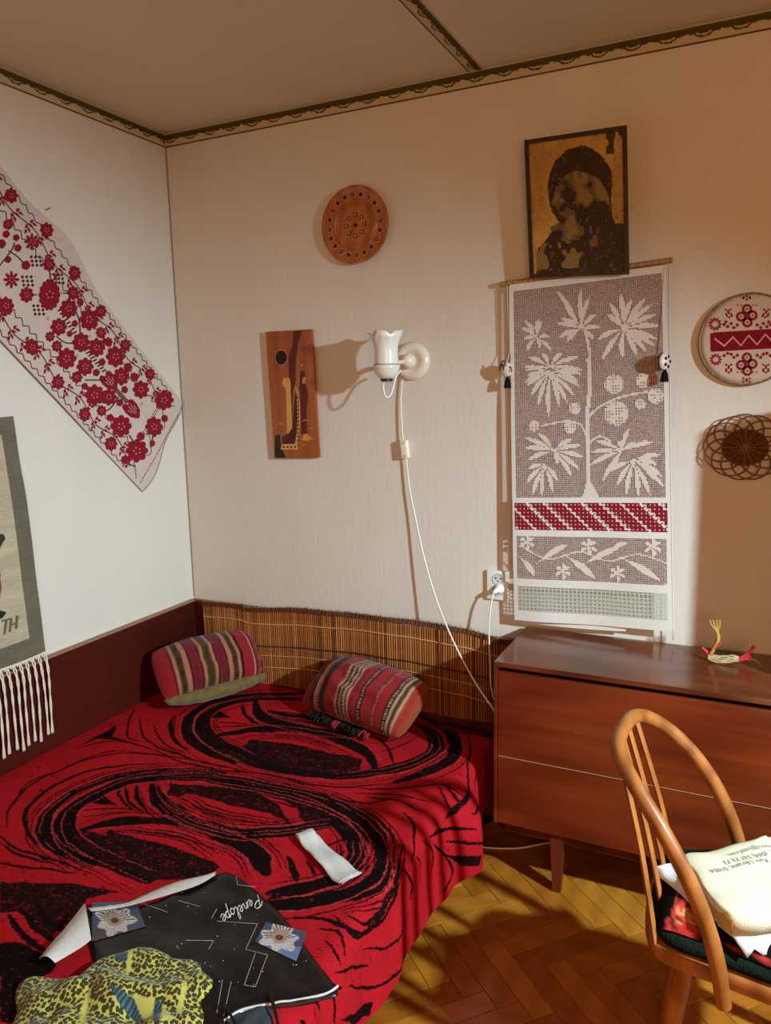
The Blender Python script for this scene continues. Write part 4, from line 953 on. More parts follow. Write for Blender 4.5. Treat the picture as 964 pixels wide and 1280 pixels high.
build(MB().tube(crom(cp, 5), .0030, 8), 'cord', CREAMPL, lamp, smooth=True)
sa_, sb_ = Wp((505, 550), -.012), Wp((508, 573), -.012)
Msw = Matrix.Translation(((sa_[0] + sb_[0]) / 2, -.0125, (sa_[2] + sb_[2]) / 2)) @ Matrix.Rotation(math.radians(-5), 4, 'Y')
sw = build(MB().bbox((-.0155, -.013, -.034), (.0155, .011, .034), .006, Msw), 'inline_switch', mat('switch_cream', 'efe3c4', .35, .5), lamp, smooth=True, sharp=60)
for dz in (-.024, .024): build(MB().lathe([(.0028, 0), (.0026, .0008), (.0003, .0009)], 10, Msw @ Matrix.Translation((.002, -.0128, dz)) @ Matrix.Rotation(PI / 2, 4, 'X')), 'screw', mat('screw_dark', '3a3028', .5), sw)
pg = Wp((621, 737), -.03)
Mp = Matrix.Translation((pg[0] + .006, 0, pg[2]))
build(MB().lathe([(.018, 0.006), (.0185, .014), (.017, .022), (.010, .026), (.0005, .027)], 24, Mp @ Matrix.Rotation(PI / 2, 4, 'X')).tube([(-.006, -.024, -.004), (-.012, -.036, -.012), (-.016, -.044, -.022)], [.010, .008, .005], 10) if False else
      MB().lathe([(.0175, .0075), (.0180, .016), (.0165, .024), (.010, .030), (.0005, .031)], 24, Mp @ Matrix.Rotation(PI / 2, 4, 'X')).tube([Mp @ Vector((.002, -.022, .002)), Mp @ Vector((-.010, -.036, -.006)), Mp @ Vector((-.017, -.043, -.012))], [.010, .0085, .005], 10), 'plug', WHITEPL, lamp, smooth=True)

# wall socket
soc = thing('wall_socket', (1.38, 0, .82), 'white double wall socket beside the lace hanging', 'socket')
q0, q1 = Wp((609, 712), -.008), Wp((636, 752), -.008)
build(MB().bbox((q0[0], -.012, q1[2] + .003), (q1[0], -.0005, q0[2]), .003), 'plate', WHITEPL, soc, smooth=True, sharp=40)
for (px_, py_) in ((623, 724), (623, 738)):
    c_ = Wp((px_, py_), -.012); Mq = Matrix.Translation((c_[0], -.0115, c_[2])) @ Matrix.Rotation(PI / 2, 4, 'X')
    w_ = build(MB().lathe([(.0215, 0), (.0205, .003), (.0190, .003), (.0185, .0006), (.0005, .0006)], 28, Mq), 'outlet', mat('outlet_grey', 'cfcdc6', .4), soc, smooth=True, sharp=40)
    for dx in (-.0095, .0095): build(MB().lathe([(.0032, .0007), (.003, .0014), (.0003, .0014)], 10, Mq @ Matrix.Translation((dx, .003, 0))), 'pin_hole', BLACK, w_)
    build(MB().lathe([(.0022, .0007), (.002, .0022), (.0003, .0024)], 10, Mq @ Matrix.Translation((0, -.007, 0))), 'earth_pin', mat('pin_metal', '77736c', .3, metal=.8), w_)

# ------------------------------------------------------------------ framed picture (generic stand-in)
pic = thing('framed_picture', (1.64, 0, 1.93), 'dark framed old gold and brown painting above the lace hanging', 'picture')
Q4 = [np.array(Wp(p, y)) for p, y in (((656, 176), -.064), ((784, 157), -.064), ((787, 343), -.052), ((663, 348), -.052))]
def qd(u, v, lift=0):
    p = Q4[0] * (1 - u) * (1 - v) + Q4[1] * u * (1 - v) + Q4[2] * u * v + Q4[3] * (1 - u) * v; return p + np.array([0, -lift, 0])
FRM = mat('dark_frame', '3d2c17', .4, .5, coat=.2, wood=('2a1c0d', 6, (2, 2, 2)))
build(MB().prism([qd(u, v) for u, v in ((.01, .01), (.99, .01), (.99, .99), (.01, .99))], (0, 1, 0), .016), 'backboard', CHEST_D, pic)
bw, bh = .042, .030
for quad in ([(0, 0), (1, 0), (1 - bw, bh), (bw, bh)], [(0, 1), (1, 1), (1 - bw, 1 - bh), (bw, 1 - bh)], [(0, 0), (bw, bh), (bw, 1 - bh), (0, 1)], [(1, 0), (1 - bw, bh), (1 - bw, 1 - bh), (1, 1)]):
    build(MB().prism([qd(u, v, -.002) for u, v in quad], (0, -1, 0), .009), 'frame_bar', FRM, pic)
n1, n2 = 150, 210
Uu, Vv = np.meshgrid(np.linspace(bw, 1 - bw, n1), np.linspace(bh, 1 - bh, n2), indexing='ij')
PX = Q4[0] * ((1 - Uu) * (1 - Vv))[..., None] + Q4[1] * (Uu * (1 - Vv))[..., None] + Q4[2] * (Uu * Vv)[..., None] + Q4[3] * ((1 - Uu) * Vv)[..., None] + np.array([0, -.0006, 0])
wu_ = Uu + .012 * vnoise(Uu, Vv, 14, 71) + .006 * vnoise(Uu, Vv, 40, 72); wv2 = Vv + .010 * vnoise(Uu, Vv, 14, 73)
pc = np.empty(Uu.shape + (3,)); pc[:] = lin('b98a45'); gn = vnoise(Uu, Vv, 7, 74); pc *= (1 + .22 * gn + .12 * vnoise(Uu, Vv, 45, 75))[..., None]
k_ = (Uu > .80) & (Vv < .17) & (vnoise(Uu, Vv, 20, 76) > -.2); pc[k_] = lin('43341a')
dk_ = np.array(lin('382617')); md_ = np.array(lin('6d5231')); lt_ = np.array(lin('96783f'))
def ell(cx, cy, rx, ry): return ((wu_ - cx) / rx) ** 2 + ((wv2 - cy) / ry) ** 2 < 1
blot = vnoise(Uu, Vv, 9, 79) + .6 * vnoise(Uu, Vv, 22, 80)
pc[ell(.53, .38, .32, .29) | inpoly(wu_, wv2, [(.50, .50), (.83, .42), (.86, .64), (1, .66), (1, 1), (.05, 1), (.10, .78), (.25, .66)])] = dk_
k_ = ell(.53, .56, .30, .30); pc[k_ & (blot > -.05)] = md_; pc[k_ & (blot > .42)] = lt_ * .8
k_ = inpoly(wu_, wv2, [(.08, .78), (.30, .70), (.56, .80), (.50, .93), (.06, .95)]); pc[k_ & (blot > -.3)] = lt_ * .75
scr = vnoise(Uu * 1.5 + Vv, Vv, 30, 77) + .6 * vnoise(Uu, Vv * 2, 70, 78); pc[scr > .80] = pc[scr > .80] * .55 + np.array(lin('b7935a')) * .25; pc[scr < -.95] *= .5
gridobj('painting', PX, pc, mat('old_varnish', '888888', .35, .4, attr=True, bump=(.3, 200)), pic, smooth=False)

# ------------------------------------------------------------------ lace wall hanging
lh = thing('lace_hanging', (1.67, 0, .77), 'long white filet lace hanging with tree pattern and red band on a rod', 'wall hanging')
r0, r1 = Wp((626, 355.5), -.022), Wp((841, 325), -.022)
build(MB().tube([r0, r1], .0085, 12), 'rod', mat('rod_wood', 'b08c58', .6, wood=('8c6a3e', 8, (4, 4, 4))), lh, smooth=True, sharp=50)
YT, YB = -.030, -.042
C4 = [Wp((637, 356), YT), Wp((833, 331), YT), Wp((841, 789), YB), Wp((643, 775), YB)]
TBL = [Wp(p, YT) for p in ((648, 622), (648, 629), (648, 663), (648, 671), (648, 723), (648, 732), (647, 762))]
def tq(u, v): return C4[0] * ((1 - u) * (1 - v))[..., None] + C4[1] * (u * (1 - v))[..., None] + C4[2] * (u * v)[..., None] + C4[3] * ((1 - u) * v)[..., None]
nc, nr = 116, 258
uc, vc = np.meshgrid((np.arange(nc) + .5) / nc, (np.arange(nr) + .5) / nr, indexing='ij')
pxl = proj(tq(uc, vc)); a5 = crop(610, 140, 3.556); a6 = crop(610, 450, 3.46)
lx, ly = pxl[..., 0], pxl[..., 1]
solid = np.zeros(uc.shape, bool); zone = np.zeros(uc.shape, np.uint8)
# rows (v) of the bands, read along the left edge
def vrow(py):
    t = np.linspace(0, 1, 400); yy = proj(tq(np.full(400, .04), t))[:, 1]; return float(np.interp(py, yy, t))
v_h, v_a, v_b, v_c, v_d, v_e, v_f, v_g = [vrow(y) for y in (364, 622, 629, 662, 670, 723, 732, 763)]
def leaf(p0, p1, w, cv):
    a, c = np.array(cv(p0)), np.array(cv(p1)); d_ = c - a; L0 = np.hypot(*d_); a = a + d_ * .14; c = c + d_ * .04; d_ = c - a; n_ = np.array([-d_[1], d_[0]]); L_ = np.hypot(*d_); n_ /= L_
    t = ((lx - a[0]) * d_[0] + (ly - a[1]) * d_[1]) / L_ ** 2; bend = 1.4 * np.sin(np.clip(t, 0, 1) * PI) * (1 if d_[0] > 0 else -1)
    s_ = np.abs((lx - a[0]) * n_[0] + (ly - a[1]) * n_[1] + bend)
    solid[(t > 0) & (t < 1) & (s_ < .92 * w * np.sin(np.clip(t, 0, 1) ** 1.15 * PI) ** .8 + .12)] = True
    q = np.clip(((lx - cv(p0)[0]) * d_[0] + (ly - cv(p0)[1]) * d_[1]) / L_ ** 2, 0, .5); solid[np.hypot(lx - cv(p0)[0] - q * d_[0], ly - cv(p0)[1] - q * d_[1]) < .7] = True
def lline(pts, w, cv):
    Q = crom([cv(p) for p in pts], 8)
    for a, c in zip(Q[:-1], Q[1:]):
        d_ = c - a; t = np.clip(((lx - a[0]) * d_[0] + (ly - a[1]) * d_[1]) / (d_ @ d_ + 1e-9), 0, 1); solid[np.hypot(lx - a[0] - t * d_[0], ly - a[1] - t * d_[1]) < w] = True
def blob(p, r, cv):
    c = cv(p); k = np.hypot(lx - c[0], (ly - c[1])) < r; solid[k & ~((np.hypot((lx % 4) - 2, (ly % 4) - 2) < .8))] = True
# trunk, branches, fruits
lline([(430, 960), (450, 1060), (455, 1180), (450, 1280)], 1.9, a5); lline([(435, 0), (440, 120), (430, 240), (432, 400), (435, 530)], 2.6, a6)
lline([(430, 250), (480, 205), (560, 165), (680, 140), (740, 150)], 1.5, a6); lline([(425, 330), (400, 280), (340, 265), (230, 285)], 1.2, a6); lline([(440, 360), (480, 330), (530, 350)], 1.3, a6)
solid[inpoly(lx, ly, [a6(p) for p in [(425, 530), (450, 530), (470, 570), (490, 605), (400, 605), (415, 570)]])] = True
for p, r in (((545, 105), 12), ((555, 230), 15.5), ((670, 90), 9), ((725, 155), 10), ((660, 190), 7), ((375, 210), 7.5), ((355, 290), 8), ((200, 285), 7)): blob(p, r, a6)
# palms: (centre, list of tips)
for cv, c, tips, w in [(a5, (412, 960), [(310, 800), (345, 870), (415, 790), (450, 825), (330, 920), (310, 940), (320, 1000), (350, 1020), (480, 900), (500, 960), (470, 1010)], 3.2),
                       (a5, (600, 960), [(540, 850), (590, 810), (640, 830), (700, 830), (725, 860), (750, 900), (760, 950), (740, 1040), (750, 1010), (700, 1060), (660, 1080), (600, 1090), (510, 1100), (490, 1010), (530, 900)], 3.4),
                       (a5, (215, 1000), [(150, 960), (165, 930), (225, 925), (240, 930), (160, 1010), (175, 1060), (230, 1050), (275, 1000), (280, 1060)], 2.6),
                       (a5, (275, 1130), [(180, 1090), (240, 1070), (330, 1070), (400, 1090), (420, 1150), (170, 1150), (170, 1200), (400, 1200)], 3.0), (a6, (265, 50), [(160, 30), (170, 70), (170, 110), (190, 150), (220, 190), (265, 240), (310, 200), (340, 180), (370, 150), (390, 110), (400, 60)], 3.0),
                       (a6, (285, 390), [(170, 340), (220, 320), (165, 380), (180, 430), (360, 345), (400, 370), (410, 420), (390, 470), (360, 500), (300, 450)], 3.2), (a6, (245, 450), [(180, 470), (170, 530), (195, 580), (235, 585), (280, 570), (300, 520)], 3.0),
                       (a6, (580, 390), [(470, 350), (450, 400), (450, 450), (500, 520), (540, 470), (560, 350), (610, 300), (640, 360), (710, 355)], 3.2), (a6, (630, 430), [(740, 410), (730, 450), (750, 500), (760, 545), (700, 580), (650, 585), (600, 580), (560, 540), (530, 480)], 3.4)]:
    for t in tips: leaf(c, t, w, cv)
# lower frieze
lower = np.zeros_like(solid); keep = solid.copy(); solid[:] = False
for p0, p1, w in (((210, 880), (340, 800), 4), ((330, 840), (460, 945), 4.5), ((400, 890), (570, 810), 4), ((570, 850), (740, 950), 4.5), ((140, 850), (200, 930), 4), ((520, 830), (600, 790), 3)): leaf(p0, p1, w, a6)
for fx_, fy_, r in ((435, 810, 9), (715, 810, 9), (325, 915, 8), (560, 925, 8), (170, 790, 8)):
    for k in range(6): leaf((fx_, fy_), (fx_ + r * 4.4 * math.cos(k * PI / 3 + .5), fy_ + r * 4.4 * math.sin(k * PI / 3 + .5)), 2.4, a6)
lline([(140, 800), (260, 860), (400, 830), (520, 870), (650, 840), (780, 880)], .9, a6); lower[:] = solid; solid[:] = keep
solid[(vc > v_a)] = False
solid |= lower & (vc > v_d) & (vc < v_e)
edge_ = (uc < .03) | (uc > .972)
full = (vc < v_h) | ((vc > v_a) & (vc < v_b)) | ((vc > v_c) & (vc < v_d)) | ((vc > v_e) & (vc < v_f)) | (vc > v_g)
redb = (vc > v_b) & (vc < v_c); grn = (vc > v_f) & (vc < v_g) & ~edge_
ii, jj = np.meshgrid(np.arange(nc), np.arange(nr), indexing='ij')
mbL, mbR, mbG, mbF = MB(), MB(), MB(), MB()
ug = np.linspace(0, 1, nc + 1); vg = np.linspace(0, 1, nr + 1); UG, VG = np.meshgrid(ug, vg, indexing='ij'); GP = tq(UG, VG)
GP[..., 1] += -.004 * np.sin(UG * 9) * VG - .003 * vnoise(UG, VG, 5, 81)
def cell(mb, i, j, lift=0.0, hole=None):
    a, b_, c, d_ = GP[i, j], GP[i + 1, j], GP[i + 1, j + 1], GP[i, j + 1]; L_ = np.array([0, -lift, 0])
    if hole is None: mb.add([a + L_, d_ + L_, c + L_, b_ + L_], [(0, 1, 2, 3)]); return
    m_ = (a + b_ + c + d_) / 4; I = [m_ + (p - m_) * hole for p in (a, b_, c, d_)]; O = [a, b_, c, d_]
    mb.add([p + L_ for p in O + I], [(0, 4, 5, 1), (1, 5, 6, 2), (2, 6, 7, 3), (3, 7, 4, 0)])
for i in range(nc):
    for j in range(nr):
        if full[i, j] or edge_[i, j] and not redb[i, j]: cell(mbF, i, j)
        elif redb[i, j]:
            cell(mbF, i, j)
        elif grn[i, j]:
            cell(mbG, i, j, 0, .80 if (i % 3 != 0 and j % 3 != 0) else .25)
        elif solid[i, j]: cell(mbL, i, j, .0008)
        else: cell(mbL, i, j, 0, .70 + .14 * random.random())
LC = mat('lace_cotton', 'd8c9b9', .9, .15, var=(.04, 60)); LW = mat('hem_cotton', 'ddd6c9', .9, .15, bump=(.3, 400))
tag(build(mbL, 'filet_lace', LC, lh, fix=False), kind='stuff'); build(mbF, 'hem', LW, lh, fix=False); tag(build(mbG, 'drawn_thread_band', mat('grey_green_thread', 'bab8a6', .9), lh, fix=False), kind='stuff')
mbR = MB()
for i in range(2, nc - 2):
    for j in range(nr):
        if redb[i, j] and not ((i % 3 == 0 and j % 3 == 0) or ((i - j) % 14 in (0, 1, 2, 3) and (i % 3 == 0 or j % 3 == 0)) or ((i - j) % 14 in (1, 2) and (i + j) % 2)):
            k = (i - 2 * j) % 15 
            cell(mbR, i, j, .0012, None)
tag(build(mbR, 'red_embroidery', RED_T, lh, fix=False), kind='stuff')
gb = np.linspace(.004, .996, 14); vb = np.linspace(.01, v_e, 40); A_, B_ = np.meshgrid(gb, vb, indexing='ij'); GB = tq(A_, B_); GB[..., 1] = -.0195
gridobj('backing', GB, None, mat('maroon_backing', '7a302a', .95, .1), lh)  # dark maroon sheet added behind the net, deepens the holes
mb = MB()
g = np.array([[tq(np.array(u), np.array(1.0)) + np.array([0, .012, -.000]) + np.array([0, 0, z]) for z in (.03, -.004, -.008 - .010 * math.sin(u * PI))] for u in np.linspace(.05, .72, 24)])
build(MB().grid(g), 'back_hem', LW, lh, smooth=True)
for px0, px1, lab in (((634, 356), (642, 712), 'l'), ((837, 335), (842, 800), 'r')):
    build(MB().tube(crom([Wp(px0, -.024), Wp(((px0[0] + px1[0]) / 2 + (1 if lab == 'l' else -1), (px0[1] + px1[1]) / 2), -.026), Wp(px1, -.03)], 6), .0018, 6), 'side_cord', LC, lh)

# hanging ceramic pendants with tassels
for side, (cx_, cy_), lb in (('l', (633.5, 462), 'small white pendant with black tassel hanging at left edge of the lace'), ('r', (830, 452), 'small patterned white pendant with black tassel hanging at right edge of the lace')):
    y_ = -.038 if side == 'l' else -.062
    c_ = Wp((cx_, cy_), y_)
    t_ = thing('pendant_ornament', (c_[0], y_, c_[2]), lb, 'ornament', 'tasselled pendants on the lace')
    if side == 'l':
        build(MB().ball(c_, (.020, .016, .025), 18, 12), 'body', mat('pale_ceramic', 'dccfbc', .35, .5), t_, smooth=True)
        for dx, dz in ((-.014, .003), (.014, -.004), (-.008, .016)): build(MB().tube([tuple(np.array(c_) + np.array([dx + .008 * math.cos(a), -.012 - .004 * math.cos(a), dz + .013 * math.sin(a)])) for a in np.linspace(-.4, 3.6, 10)], .0019, 6), 'dark_mark', BLACK, t_)
    else:
        Mr = Matrix.Translation(c_) @ Matrix.Rotation(math.radians(70), 4, 'Z') @ Matrix.Rotation(PI / 2, 4, 'X')
        build(MB().lathe([(.0005, -.012), (.016, -.012), (.025, -.006), (.026, 0), (.025, .006), (.016, .012), (.0005, .013)], 26, Mr), 'body', mat('pale_ceramic', 'dccfbc', .35, .5), t_, smooth=True)
        for k in range(5):
            a = k * 1.25; build(MB().lathe([(.0055, 0), (.005, .0022), (.0004, .0024)], 8, Mr @ Matrix.Translation((.015 * math.cos(a), .015 * math.sin(a), .0118))), 'dark_mark', BLACK, t_)
        build(MB().lathe([(.0252, -.0065), (.0268, -.0062), (.0268, -.002), (.0252, -.0018)], 26, Mr), 'dark_band', mat('maroon_band', '4b1d18', .5), t_)
    mb = MB()
    top = np.array(c_) + np.array([.004, 0, -.023])
    for k in range(22):
        a = 2 * PI * k / 22 * 3; r = .013 * math.sqrt(k / 22); mb.tube([tuple(top + [0, 0, .002]), tuple(top + [r * .7 * math.cos(a), r * .5 * math.sin(a), -.014]), tuple(top + [r * math.cos(a), r * .6 * math.sin(a), -.036 - .003 * random.random()])], .0021, 5)
    mb.ball(top + [0, 0, -.002], .005, 10, 6)
    build(mb, 'tassel', mat('black_tassel', '120909', .9), t_)
    build(MB().tube([tuple(np.array(c_) + [0, 0, .024]), tuple(Wp((cx_ + 4 if side == 'l' else cx_ + 3, 440), y_ + .006)), tuple(Wp((637, 358), -.035) if side == 'l' else Wp((834, 331), -.038))], .0013, 6), 'hanging_cord', LC, t_)

# ------------------------------------------------------------------ embroidered hoop
HC = Vector((2.146, -.026, 1.706)); HR = .134
hp = thing('embroidery_hoop', (2.146, 0, 1.706), 'round framed red cross stitch embroidery on the wall at the right edge', 'embroidery')
Mh = Matrix.Translation((HC.x, -.001, HC.z)) @ Matrix.Rotation(PI / 2, 4, 'X')
build(MB().lathe([(HR - .006, 0), (HR, .001), (HR + .001, .014), (HR - .0015, .018), (HR - .006, .016), (HR - .006, 0)], 72, Mh), 'hoop_ring', mat('hoop_wood', '8d7350', .5, wood=('6d5536', 8, (3, 3, 3))), hp, smooth=True, sharp=40)
build(MB().lathe([(HR - .0055, .006), (HR - .0055, .0165), (HR - .02, .0175), (.0005, .0177)], 72, Mh), 'cloth', mat('hoop_cloth', 'cdb7a2', .9, .15, bump=(.3, 500)), hp, smooth=True)
ch_ = crop(840, 340, 4.573); HYF = -.0189
def hw(p): return Wp(ch_(p), HYF)
mbA = MB()
def hpoly(mb, pts, lift=.0006): mb.prism([hw(p) for p in pts], (0, -1, 0), lift); return mb
cxh = 430 + 2
def mirx(pts): return [(2 * cxh - x, y) for x, y in pts]
band = build(hpoly(MB(), [(220, 352), (245, 345), (567, 325), (640, 322), (640, 440), (567, 437), (235, 456), (222, 452)]), 'red_band', mat('cross_stitch_red', '8e1626', .9, .1, bump=(.8, 400), var=(.2, 300)), hp)
mb = MB()
zpts = [(245, 380), (300, 422), (350, 372), (395, 420), (440, 362), (487, 415), (535, 355), (585, 408), (635, 350)]
for a, c in zip(zpts[:-1], zpts[1:]): hpoly(mb, [(a[0], a[1] - 5), (c[0], c[1] - 5), (c[0], c[1] + 6), (a[0], a[1] + 6)], .0012)
build(mb, 'zigzag', mat('pink_thread', 'd99a94', .9), band)
mb = MB()
for k in range(26):
    for j in range(8):
        x = 232 + k * 15 + (j % 2) * 7; y = 358 + j * 12.5 - (x - 245) * .045
        zy = np.interp(x, [p[0] for p in zpts], [p[1] for p in zpts])
        if abs(y - zy) > 13: hpoly(mb, [(x - 4, y), (x, y - 4), (x + 4, y), (x, y + 4)], .0009)
tag(build(mb, 'cross_stitches', mat('stitch_maroon', '5c0f1c', .9), band), kind='stuff')
def petal_flower(mb, cx, cy, r, n=11):
    for k in range(n):
        a = 2 * PI * k / n; d_ = np.array([math.cos(a), math.sin(a)]); n_ = np.array([-d_[1], d_[0]]); c0 = np.array([cx, cy])
        hpoly(mb, [c0 + d_ * r * .32, c0 + d_ * r * .65 + n_ * r * .19, c0 + d_ * r, c0 + d_ * r * .65 - n_ * r * .19])
def disc(mb, cx, cy, r, n=12, lift=.0006): hpoly(mb, [(cx + r * math.cos(2 * PI * k / n), cy + r * math.sin(2 * PI * k / n)) for k in range(n)], lift)
mbf, mbw, mbd = MB(), MB(), MB()
for s_, cy0 in ((-1, 395), (1, 395)):
    for mx in (0, 1):
        f_ = (lambda x: 2 * cxh - x) if mx else (lambda x: x)
        if s_ < 0:
            petal_flower(mbf, f_(248), 298, 42); 
            for x, y in ((300, 300), (340, 295), (375, 303), (320, 312), (355, 318), (310, 285)): disc(mbf, f_(x), y, 10, 6)
            for k in range(9): disc(mbf, f_(308 + (k % 3) * 14 + 4 * (k // 3)), 215 + (k // 3) * 18 + (k % 2) * 8, 7, 6)
        else:
            petal_flower(mbf, f_(252), 500, 38)
            for x, y in ((300, 478), (340, 470), (375, 476), (320, 465), (355, 488)): disc(mbf, f_(x), y, 10, 6)
            for k in range(9): disc(mbf, f_(312 + (k % 3) * 14), 530 + (k // 3) * 18 + (k % 2) * 8, 7, 6)
    cy = 250 if s_ < 0 else 527
    for dx, dy in ((-33, 5), (31, -2), (0, -38), (2, 38)):
        disc(mbd, 430 + dx, cy + dy, 30, 14, .0005); disc(mbw, 430 + dx, cy + dy, 15, 12, .0010); disc(mbf, 430 + dx, cy + dy, 6, 8, .0014)
    disc(mbf, 430, cy, 10, 6, .0014)
    for k in range(6):
        disc(mbf, 410 + 18 * (k % 3), (150 if s_ < 0 else 608) + (12 if k > 2 else 0) * s_ + (k % 2) * 6, 7, 6)
        disc(mbf, 376 + 22 * k, (190 if s_ < 0 else 572), 5, 6)
tag(build(mbf, 'red_flowers', mat('stitch_red', '8f2030', .9, .1), hp), kind='stuff'); build(mbd, 'dark_rings', mat('stitch_dark', '7c2426', .9), hp); build(mbw, 'pale_rings', mat('stitch_pale', 'd8a593', .9), hp)

# ------------------------------------------------------------------ wicker loop mat on the wall
wk = thing('wicker_coaster', (2.156, 0, 1.388), 'brown wicker loop trivet hanging below the round embroidery', 'basket')
WK = mat('wicker', '7a4a1e', .55, .4, var=(.25, 90)); wc = np.array([2.156, -.012, 1.388])
nl = 13
for k in range(nl):
    a = 2 * PI * k / nl + .2; c_ = wc + np.array([.062 * math.cos(a), 0, .052 * math.sin(a)])
    P_ = [c_ + np.array([.054 * math.cos(t), -.006 * math.sin(2 * t + k) - .003, .047 * math.sin(t)]) for t in np.linspace(0, 2 * PI, 28)]
    build(MB().tube(P_, .0022, 6, cap=False), 'loop', WK, wk, smooth=True)
mb = MB()
for k in range(15):
    r = .006 + .0040 * k; mb.tube([wc + np.array([r * math.cos(t), -.010 - .004 * math.sin(6 * t + k * PI), r * .86 * math.sin(t)]) for t in np.linspace(0, 2 * PI, 40)], .0024, 5, cap=False)
build(mb, 'woven_center', mat('wicker_dark', '6a3a14', .55, .4, var=(.3, 90)), wk, smooth=True)
for k in range(8):
    a = PI * k / 8; d_ = np.array([math.cos(a), 0, .86 * math.sin(a)]) * .066; build(MB().tube([wc - d_ + [0, -.011, 0], wc + [0, -.015, 0], wc + d_ + [0, -.011, 0]], .0023, 6), 'spoke', WK, wk)

# ------------------------------------------------------------------ embroidered runner on the left wall
rn = thing('embroidered_towel', (0, -.5, 1.2), 'long white cloth embroidered with red flowers draped diagonally on the left wall', 'towel')
dv = np.array([.718, -.696]); nvv = np.array([.696, .718])
def rcurve(s, t): return np.clip(.006 + .003 * np.sin(t * 22 + s * 4) + .003 * vnoise(np.asarray(s), np.asarray(t), 6, 91), .003, .02)
S_ = np.linspace(0, 1, 140); T_ = np.linspace(0, 1, 50); SS, TT = np.meshgrid(S_, T_, indexing='ij')
tv = .672 + TT * .432
send = -1.030 - .055 * np.clip((TT - .35) / .65, 0, 1) ** 1.3 + .012 * np.sin(TT * 9)
tv = tv + .045 * np.exp(-((SS - .42) / .10) ** 2) * TT ** 3 - .0 * SS
sv = -2.42 + SS * (send + 2.42)
Yr = dv[0] * sv + nvv[0] * tv; Zr = dv[1] * sv + nvv[1] * tv
RXs = np.stack([rcurve(sv, tv), np.minimum(Yr, -.008), Zr], -1)
gridobj('cloth', RXs, None, LINEN, rn)
cr_ = crop(0, 200, 2.909)
def rp_(p, lift=.0016):
    P_ = Lp(cr_(p), .006); s = dv @ P_[1:]; t = nvv @ P_[1:]; return np.array([float(rcurve(s, t)) + lift, min(P_[1], -.009), P_[2]])
mbR, mbD, mbK = MB(), MB(), MB()
def rpoly(mb, pts, lift=.0012):
    P_ = [rp_(p, lift) for p in pts]; n_ = len(P_)
    if all(-1.2 < q[1] < -.0085 for q in P_): mb.add(P_, [tuple(range(n_))])
def rflower(cx, cy, r, n=8, dep=.22, sx=1.0, sy=1.1):
    c_ = [(cx + r * sx * (1 - dep + dep * abs(math.cos(n * a / 2))) * math.cos(a), cy + r * sy * (1 - dep + dep * abs(math.cos(n * a / 2))) * math.sin(a)) for a in np.linspace(0, 2 * PI, n * 4, endpoint=False)]
    P_ = [rp_(p, .0014) for p in c_]; m_ = rp_((cx, cy), .0020); k = len(P_)
    if all(q[1] < -.0088 for q in P_): mbR.add(P_ + [m_], [(i, (i + 1) % k, k) for i in range(k)])
    if r > 17:
        for q in range(5):
            a = 2 * PI * q / 5 + cx; rr = r * .28; x, y = cx + rr * math.cos(a), cy + rr * math.sin(a); s_ = r * .06
            rpoly(mbK, [(x - s_, y - s_), (x + s_, y - s_), (x + s_, y + s_), (x - s_, y + s_)], .0030)
def rline(pts, w, mb=None, sm=6):
    Q = crom(pts, sm) if len(pts) > 2 else np.array(pts, float)
    for a, c in zip(Q[:-1], Q[1:]):
        d_ = c - a; L_ = np.hypot(*d_) + 1e-9; n_ = np.array([-d_[1], d_[0]]) / L_ * w / 2; rpoly(mb or mbD, [a - n_, c - n_, c + n_, a + n_], .0030 if mb is mbK else .0012)
def rleaf(x, y, a, L_, w, mb=None):
    d_ = np.array([math.cos(a), math.sin(a)]); n_ = np.array([-d_[1], d_[0]]); p = np.array([x, y]); rpoly(mb or mbD, [p, p + d_ * L_ * .5 + n_ * w, p + d_ * L_, p + d_ * L_ * .5 - n_ * w], .0013)
FL = [(38, 130, 24), (170, 255, 24), (272, 410, 22), (368, 550, 20), (457, 673, 19), (546, 778, 17), (22, 530, 28), (115, 680, 26), (210, 808, 23), (308, 925, 22), (405, 1032, 22), (98, 490, 24), (175, 380, 22), (265, 483, 22), (247, 540, 30), (292, 517, 13), (323, 580, 34), (213, 607, 27), (183, 642, 16), (208, 677, 18), (293, 663, 30), (350, 682, 29), (367, 628, 18), (395, 662, 15), (420, 715, 33), (243, 722, 33), (310, 752, 28), (281, 790, 19), (345, 855, 33), (395, 862, 26), (440, 787, 28), (466, 755, 15), (490, 790, 15), (513, 835, 28), (371, 912, 17), (440, 968, 34), (597, 873, 31), (560, 970, 31), (497, 1057, 36), (600, 940, 12), (510, 1005, 14), (455, 1090, 14)]
for f_ in FL: rflower(f_[0], f_[1], f_[2] * 1.12)
rflower(178, 490, 42, 14, .12, .92, 1.4)
for x, y in ((112, 298), (43, 435)): rflower(x, y, 30, 8, .55)
for x, y, r in ((25, 235, 18), (20, 270, 13), (55, 283, 12), (62, 320, 13), (5, 305, 16), (30, 362, 12), (92, 383, 16), (270, 595, 12), (252, 632, 11), (350, 773, 13), (310, 823, 12), (370, 735, 13), (452, 835, 13), (434, 882, 13), (402, 937, 13), (552, 1030, 11)): rflower(x, y, r, 5, .12)
for x, y in ((398, 805), (480, 908)):
    ax2 = np.array([.62, .78]); px2 = np.array([.78, -.62]); c0 = np.array([x, y])
    rpoly(mbR, [c0 + ax2 * a + px2 * b for a, b in ((38, 4), (18, 22), (-8, 27), (-30, 24), (-38, 12), (-24, 0), (-38, -12), (-30, -24), (-8, -27), (18, -22), (38, -4))])
    for q in (-15, -5, 5, 15):
        rline([c0 + ax2 * (-24 + abs(q)) + px2 * q, c0 + ax2 * (22 - abs(q)) + px2 * q * .7], 2.5, mbK)
